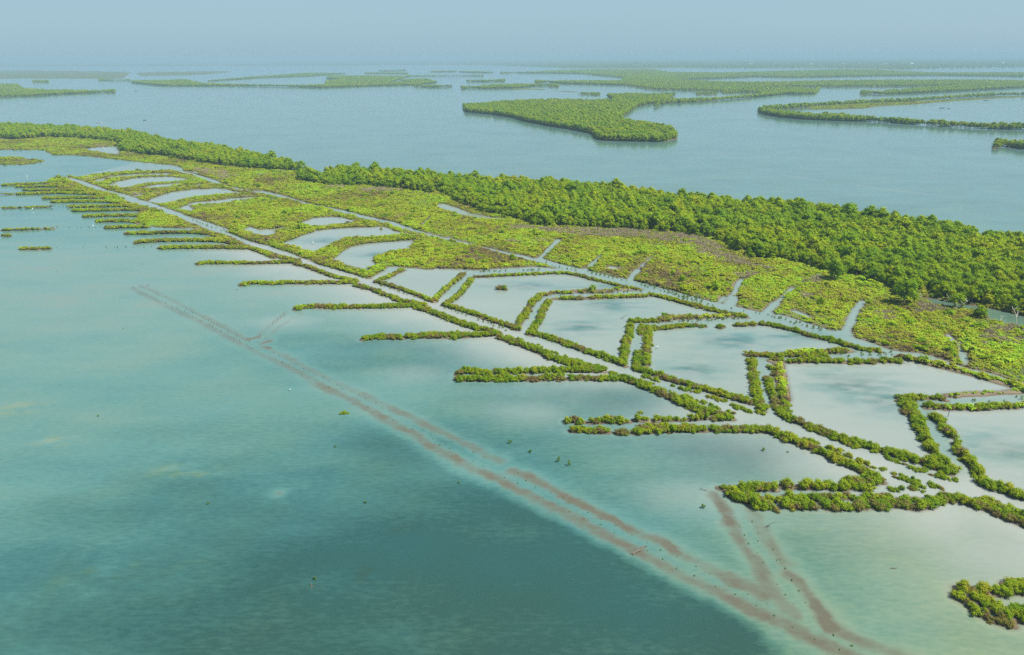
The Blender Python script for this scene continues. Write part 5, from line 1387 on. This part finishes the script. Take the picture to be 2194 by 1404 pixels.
DT = [('E2', 225, 330, 3.2, 'bare white dead tree leaning left at the creek mouth'), ('E2', 340, 400, 3.0, 'thin upright bare dead stem at the creek mouth'), ('E2', 470, 440, 4.8, 'bleached dead tree leaning right against the low creek mouth tree'),
      ('E2', 540, 490, 2.6, 'short crooked dead tree at the near bank of the creek'), ('E2', 1470, 710, 2.2, 'bare forked dead shrub at the creek bank right of the lone tree'), ('E2', 1830, 780, 5.2, 'tall crooked bleached dead tree at the right edge of the creek'),
      ('E2', 1985, 960, 3.0, 'dead stump-like stem in the brown scrub at the right edge'), ('B4', 1200, 715, 2.6, 'upright bare dead stem left of the creek mouth'), ('B3', 400, 470, 2.4, 'bare white dead tree leaning left where the brown strip meets the forest'),
      ('B3', 610, 505, 2.0, 'small bare dead tree at the front of the forest'), ('B3', 335, 450, 1.8, 'small bare stem left of the leaning dead tree'), ('B3', 1210, 690, 2.6, 'curved pale dead tree in front of the forest edge'), ('B3', 1290, 800, 2.0, 'bare twiggy shrub in the brown scrub below the forest'),
      ('B2', 1530, 440, 1.8, 'tiny bare stem at the left part of the brown strip')]
for i, (cr, x, y, L_, lab) in enumerate(DT):
    ox, oy, s_ = CROPS[cr]
    wood('dead_tree', ox + x / s_, oy + y / s_, branchy(40 + i, L_ * 1.25, 0.5, 0.055 + 0.014 * L_, 5, 0.15 if i % 2 else 0.4), (0.3, 2.9, 0.2, 1.0)[i % 4], 'deadwood', lab, 'dead tree', 0.1)
DW = [(1635, 1131, 2.4, 0.4, 'dark dead branch lying beside the right ridge below the nearest finger tip'), (1675, 1208, 1.3, 0.9, 'short dark stick on the right ridge'), (1516, 1052, 1.5, 2.7, 'dark twig in the water left of the nearest finger tip'),
      (1906, 1219, 1.2, 0.1, 'small dark branch in the green water right of the ridges'), (2039, 1120, 0.9, 1.4, 'small twig sticking up in the bay below the shore dike'), (1110, 620, 2.6, 0.3, 'dark forked branch floating right of the little islet'), (1328, 683, 2.6, 0.2, 'dark branch floating in the middle pond'),
      (783, 578, 1.8, 1.2, 'dark curved branch in the blunt-nosed pond'), (270, 706, 1.6, 2.9, 'dark branch floating left of the long ridge'), (313, 613, 1.6, 0.2, 'twig at the far end of the long ridge'), (668, 1262, 1.3, 1.8, 'forked dark twig in the lower lagoon'), (596, 1058, 1.0, 0.5, 'brown twigs on a mud spot in the lower lagoon'),
      (671, 627, 1.3, 0.1, 'tiny dark stick in the bay above the fifth finger'), (505, 772 - 150, 1.0, 0.0, 'tiny twig in the bay above the sixth finger'), (1599, 832, 1.3, 1.2, 'dark twig at the left foot of a pond dike'), (120, 583, 0.9, 1.4, 'tiny dark snag in the lagoon at the left'), (305, 567, 1.0, 1.4, 'small dark snag left of the seventh finger'),
      (199, 676, 0.8, 1.4, 'tiny snag alone in the left lagoon'), (949, 690, 1.3, 0.8, 'bare twig at the foot of the dike below the small square pond')]
for i, (px, pyy, L_, rz, lab) in enumerate(DW):
    wood('driftwood', px, pyy, branchy(80 + i, L_, 2.0, 0.05 + 0.012 * L_, 4), rz, 'wetwood', lab, 'driftwood', 0.05)
# the peeled log across the ridge
wood('fallen_log', 1355, 1188, [([(0, 0, 0.05), (0.8, 0.45, 0.16), (1.6, 0.8, 0.16), (2.1, 1.5, 0.14), (2.7, 1.75, 0.10)], [0.17, 0.15, 0.14, 0.13, 0.09]), ([(0.1, 0, 0.1), (-0.35, 0.1, 0.25)], [0.08, 0.03]), ([(2.5, 1.7, 0.1), (2.9, 1.5, 0.3)], [0.06, 0.02]), ([(0.2, 0.1, 0.1), (0.0, -0.4, 0.2)], [0.07, 0.02])],
     0.1, 'wetwood', 'crooked brown log lying across the lower arm of the long mud ridge', 'log')
wood('wooden_post', 2031, 893, [([(0, 0, -0.3), (0.02, 0, 0.8), (0.06, 0.0, 1.75)], [0.07, 0.065, 0.055])], 0.0, 'wetwood', 'dark wooden post standing in the pond at the right edge', 'post')

# ------------------------------------------------------------------ boats far out on the river and houses on the far shore
def hull(L_, B_, D_):
    V, F, secs = [], [], 9
    for i in range(secs):
        t = i / (secs - 1) * 2 - 1
        b = B_ / 2 * (1 - abs(t) ** 2.6) + 0.03; zt = D_ + 0.35 * D_ * t * t; zb = 0.35 * D_ * abs(t) ** 3
        for (yy, zz) in ((-b, zt), (-b * 0.7, zb - 0.1), (b * 0.7, zb - 0.1), (b, zt), (b * 0.85, zt - 0.03), (b * 0.6, zb + 0.05), (-b * 0.6, zb + 0.05), (-b * 0.85, zt - 0.03)):
            V.append((t * L_ / 2, yy, zz))
    for i in range(secs - 1):
        for k in range(8):
            F.append([i * 8 + k, i * 8 + (k + 1) % 8, (i + 1) * 8 + (k + 1) % 8, (i + 1) * 8 + k])
    return np.array(V), np.array(F)
def box(cx, cy_, cz, sx, sy, sz):
    v = np.array([[x, y, z] for x in (-.5, .5) for y in (-.5, .5) for z in (-.5, .5)]) * np.array([sx, sy, sz]) + np.array([cx, cy_, cz])
    return v, np.array([[0, 1, 3, 2], [4, 6, 7, 5], [0, 4, 5, 1], [2, 3, 7, 6], [0, 2, 6, 4], [1, 5, 7, 3]])
def boat(px, pyy, L_, rz, mat, label, person):
    c = unproj(px, pyy)
    t = link('boat', None, None, (c[0], c[1], 0), rz)
    tag(t, label, 'boat')
    link('hull', mesh_np('hull', *hull(L_, L_ * 0.2, 0.55), [M[mat]]), t)
    for k in (-0.22, 0.05, 0.3):
        link('bench', mesh_np('bench', *box(L_ * k, 0, 0.42, 0.3, L_ * 0.17, 0.05), [M['bark']]), t)
    if person:
        me = join_mesh('person', [(*tube([(0, 0.09, 0.0), (0, 0.09, 0.45), (0, 0.07, 0.85)], [0.05, 0.07, 0.10], 8), M['cloth']), (*tube([(0, -0.09, 0.0), (0, -0.09, 0.45), (0, -0.07, 0.85)], [0.05, 0.07, 0.10], 8), M['cloth']),
                                  (*tube([(0, 0, 0.80), (0, 0, 1.1), (0, 0, 1.38), (0, 0, 1.46)], [0.15, 0.17, 0.19, 0.07], 8), M['cloth']), (*tube([(0, 0.18, 1.36), (0.12, 0.24, 1.12), (0.3, 0.2, 1.0)], [0.06, 0.05, 0.035], 6), M['cloth']),
                                  (*tube([(0, -0.18, 1.36), (0.12, -0.24, 1.12), (0.3, -0.2, 1.0)], [0.06, 0.05, 0.035], 6), M['cloth']), (*tube([(0, 0, 1.42), (0, 0, 1.52)], [0.06, 0.06], 8), M['skin']), (*ellipsoid((0, 0, 1.62), (0.10, 0.085, 0.12)), M['skin'])])
        o = link('person', me, None, (c[0] + L_ * 0.36 * math.cos(rz), c[1] + L_ * 0.36 * math.sin(rz), 0.12), rz + PI)
        tag(o, 'person in dark clothing standing at the end of the pale boat', 'person')
boat(212, 263, 7.5, 0.15, 'paint', 'pale narrow boat on the river just off the forest at the left', True)
boat(310, 258, 4.0, 0.1, 'wetwood', 'tiny dark boat on the river right of the pale boat', False)
boat(291, 195, 8.0, 0.2, 'wetwood', 'dark boat far off on the river below the long wooded island', False)
boat(2018, 232, 8.0, 0.1, 'wetwood', 'dark boat in the lagoon inside the forked island', False)
boat(2033, 233, 5.0, 0.2, 'wetwood', 'smaller dark boat right of the one inside the forked island', False)
boat(2112, 216, 8.0, 0.0, 'wetwood', 'dark boat near the upper arm of the forked island', False)

def house(px, pyy, w, dpt, h, label):
    c = unproj(px, pyy)
    t = link('house', None, None, (c[0], c[1], 0.3), random.uniform(-0.3, 0.3))
    tag(t, label, 'house')
    link('wall', mesh_np('wall', *box(0, 0, h / 2, w, dpt, h), [M['wall']]), t)
    e = 0.6
    V = [(-w / 2 - e, -dpt / 2 - e, h - 0.1), (w / 2 + e, -dpt / 2 - e, h - 0.1), (w / 2 + e, dpt / 2 + e, h - 0.1), (-w / 2 - e, dpt / 2 + e, h - 0.1), (-w / 2 - e, 0, h + dpt * 0.28), (w / 2 + e, 0, h + dpt * 0.28)]
    link('roof', join_mesh('roof', [(np.array(V, float), np.array([[0, 1, 5, 4], [2, 3, 4, 5], [3, 2, 1, 0]]), M['roof']), (np.array(V, float), np.array([[0, 4, 3], [1, 2, 5]]), M['roof'])]), t)
    for k in range(4):
        x = (k - 1.5) * w / 4.4
        link('window', mesh_np('window', *box(x, -dpt / 2 - 0.03, h * 0.55, w * 0.1, 0.1, h * 0.3), [M['glass']]), t)
for px, pyy, w, lab in [(1953, 138.5, 42, 'largest white building on the far right shore'), (1898, 138.5, 20, 'small white house left of the largest far building'), (1738, 139, 24, 'white house on the far shore right of centre'), (1608, 139, 20, 'white house on the far shore above the curved spit'),
                        (2149, 137, 30, 'white building at the far right end of the shore'), (1806, 139, 22, 'pale building on the far shore between two white houses'), (1840, 138.5, 16, 'smallest pale house on the far shore')]:
    house(px, pyy, w * 0.55, w * 0.33, 4.0 + w * 0.06, lab)

# ------------------------------------------------------------------ haze
m, n, l, out = new_mat('haze')
pv = n.new('ShaderNodeVolumePrincipled')
pv.inputs['Color'].default_value = (*HAZE_COLOR, 1)
pv.inputs['Density'].default_value = HAZE_DENSITY
pv.inputs['Anisotropy'].default_value = 0.0
l.new(pv.outputs[0], out.inputs['Volume'])
hv, hf = box(0, 0, (-2.5 + CAM_H + 6) / 2, 200000, 200000, CAM_H + 6 + 2.5)
hz_o = link('haze', mesh_np('haze', hv, hf, [m]))
tag(hz_o, 'thin pale haze in the air over the whole wetland', 'haze', kind='stuff')
print('bushes', len(bp_), 'scrub', NSCRUB, 'forest', len(fr), 'rows', len(sp_), 'ground', len(ground.data.polygons))
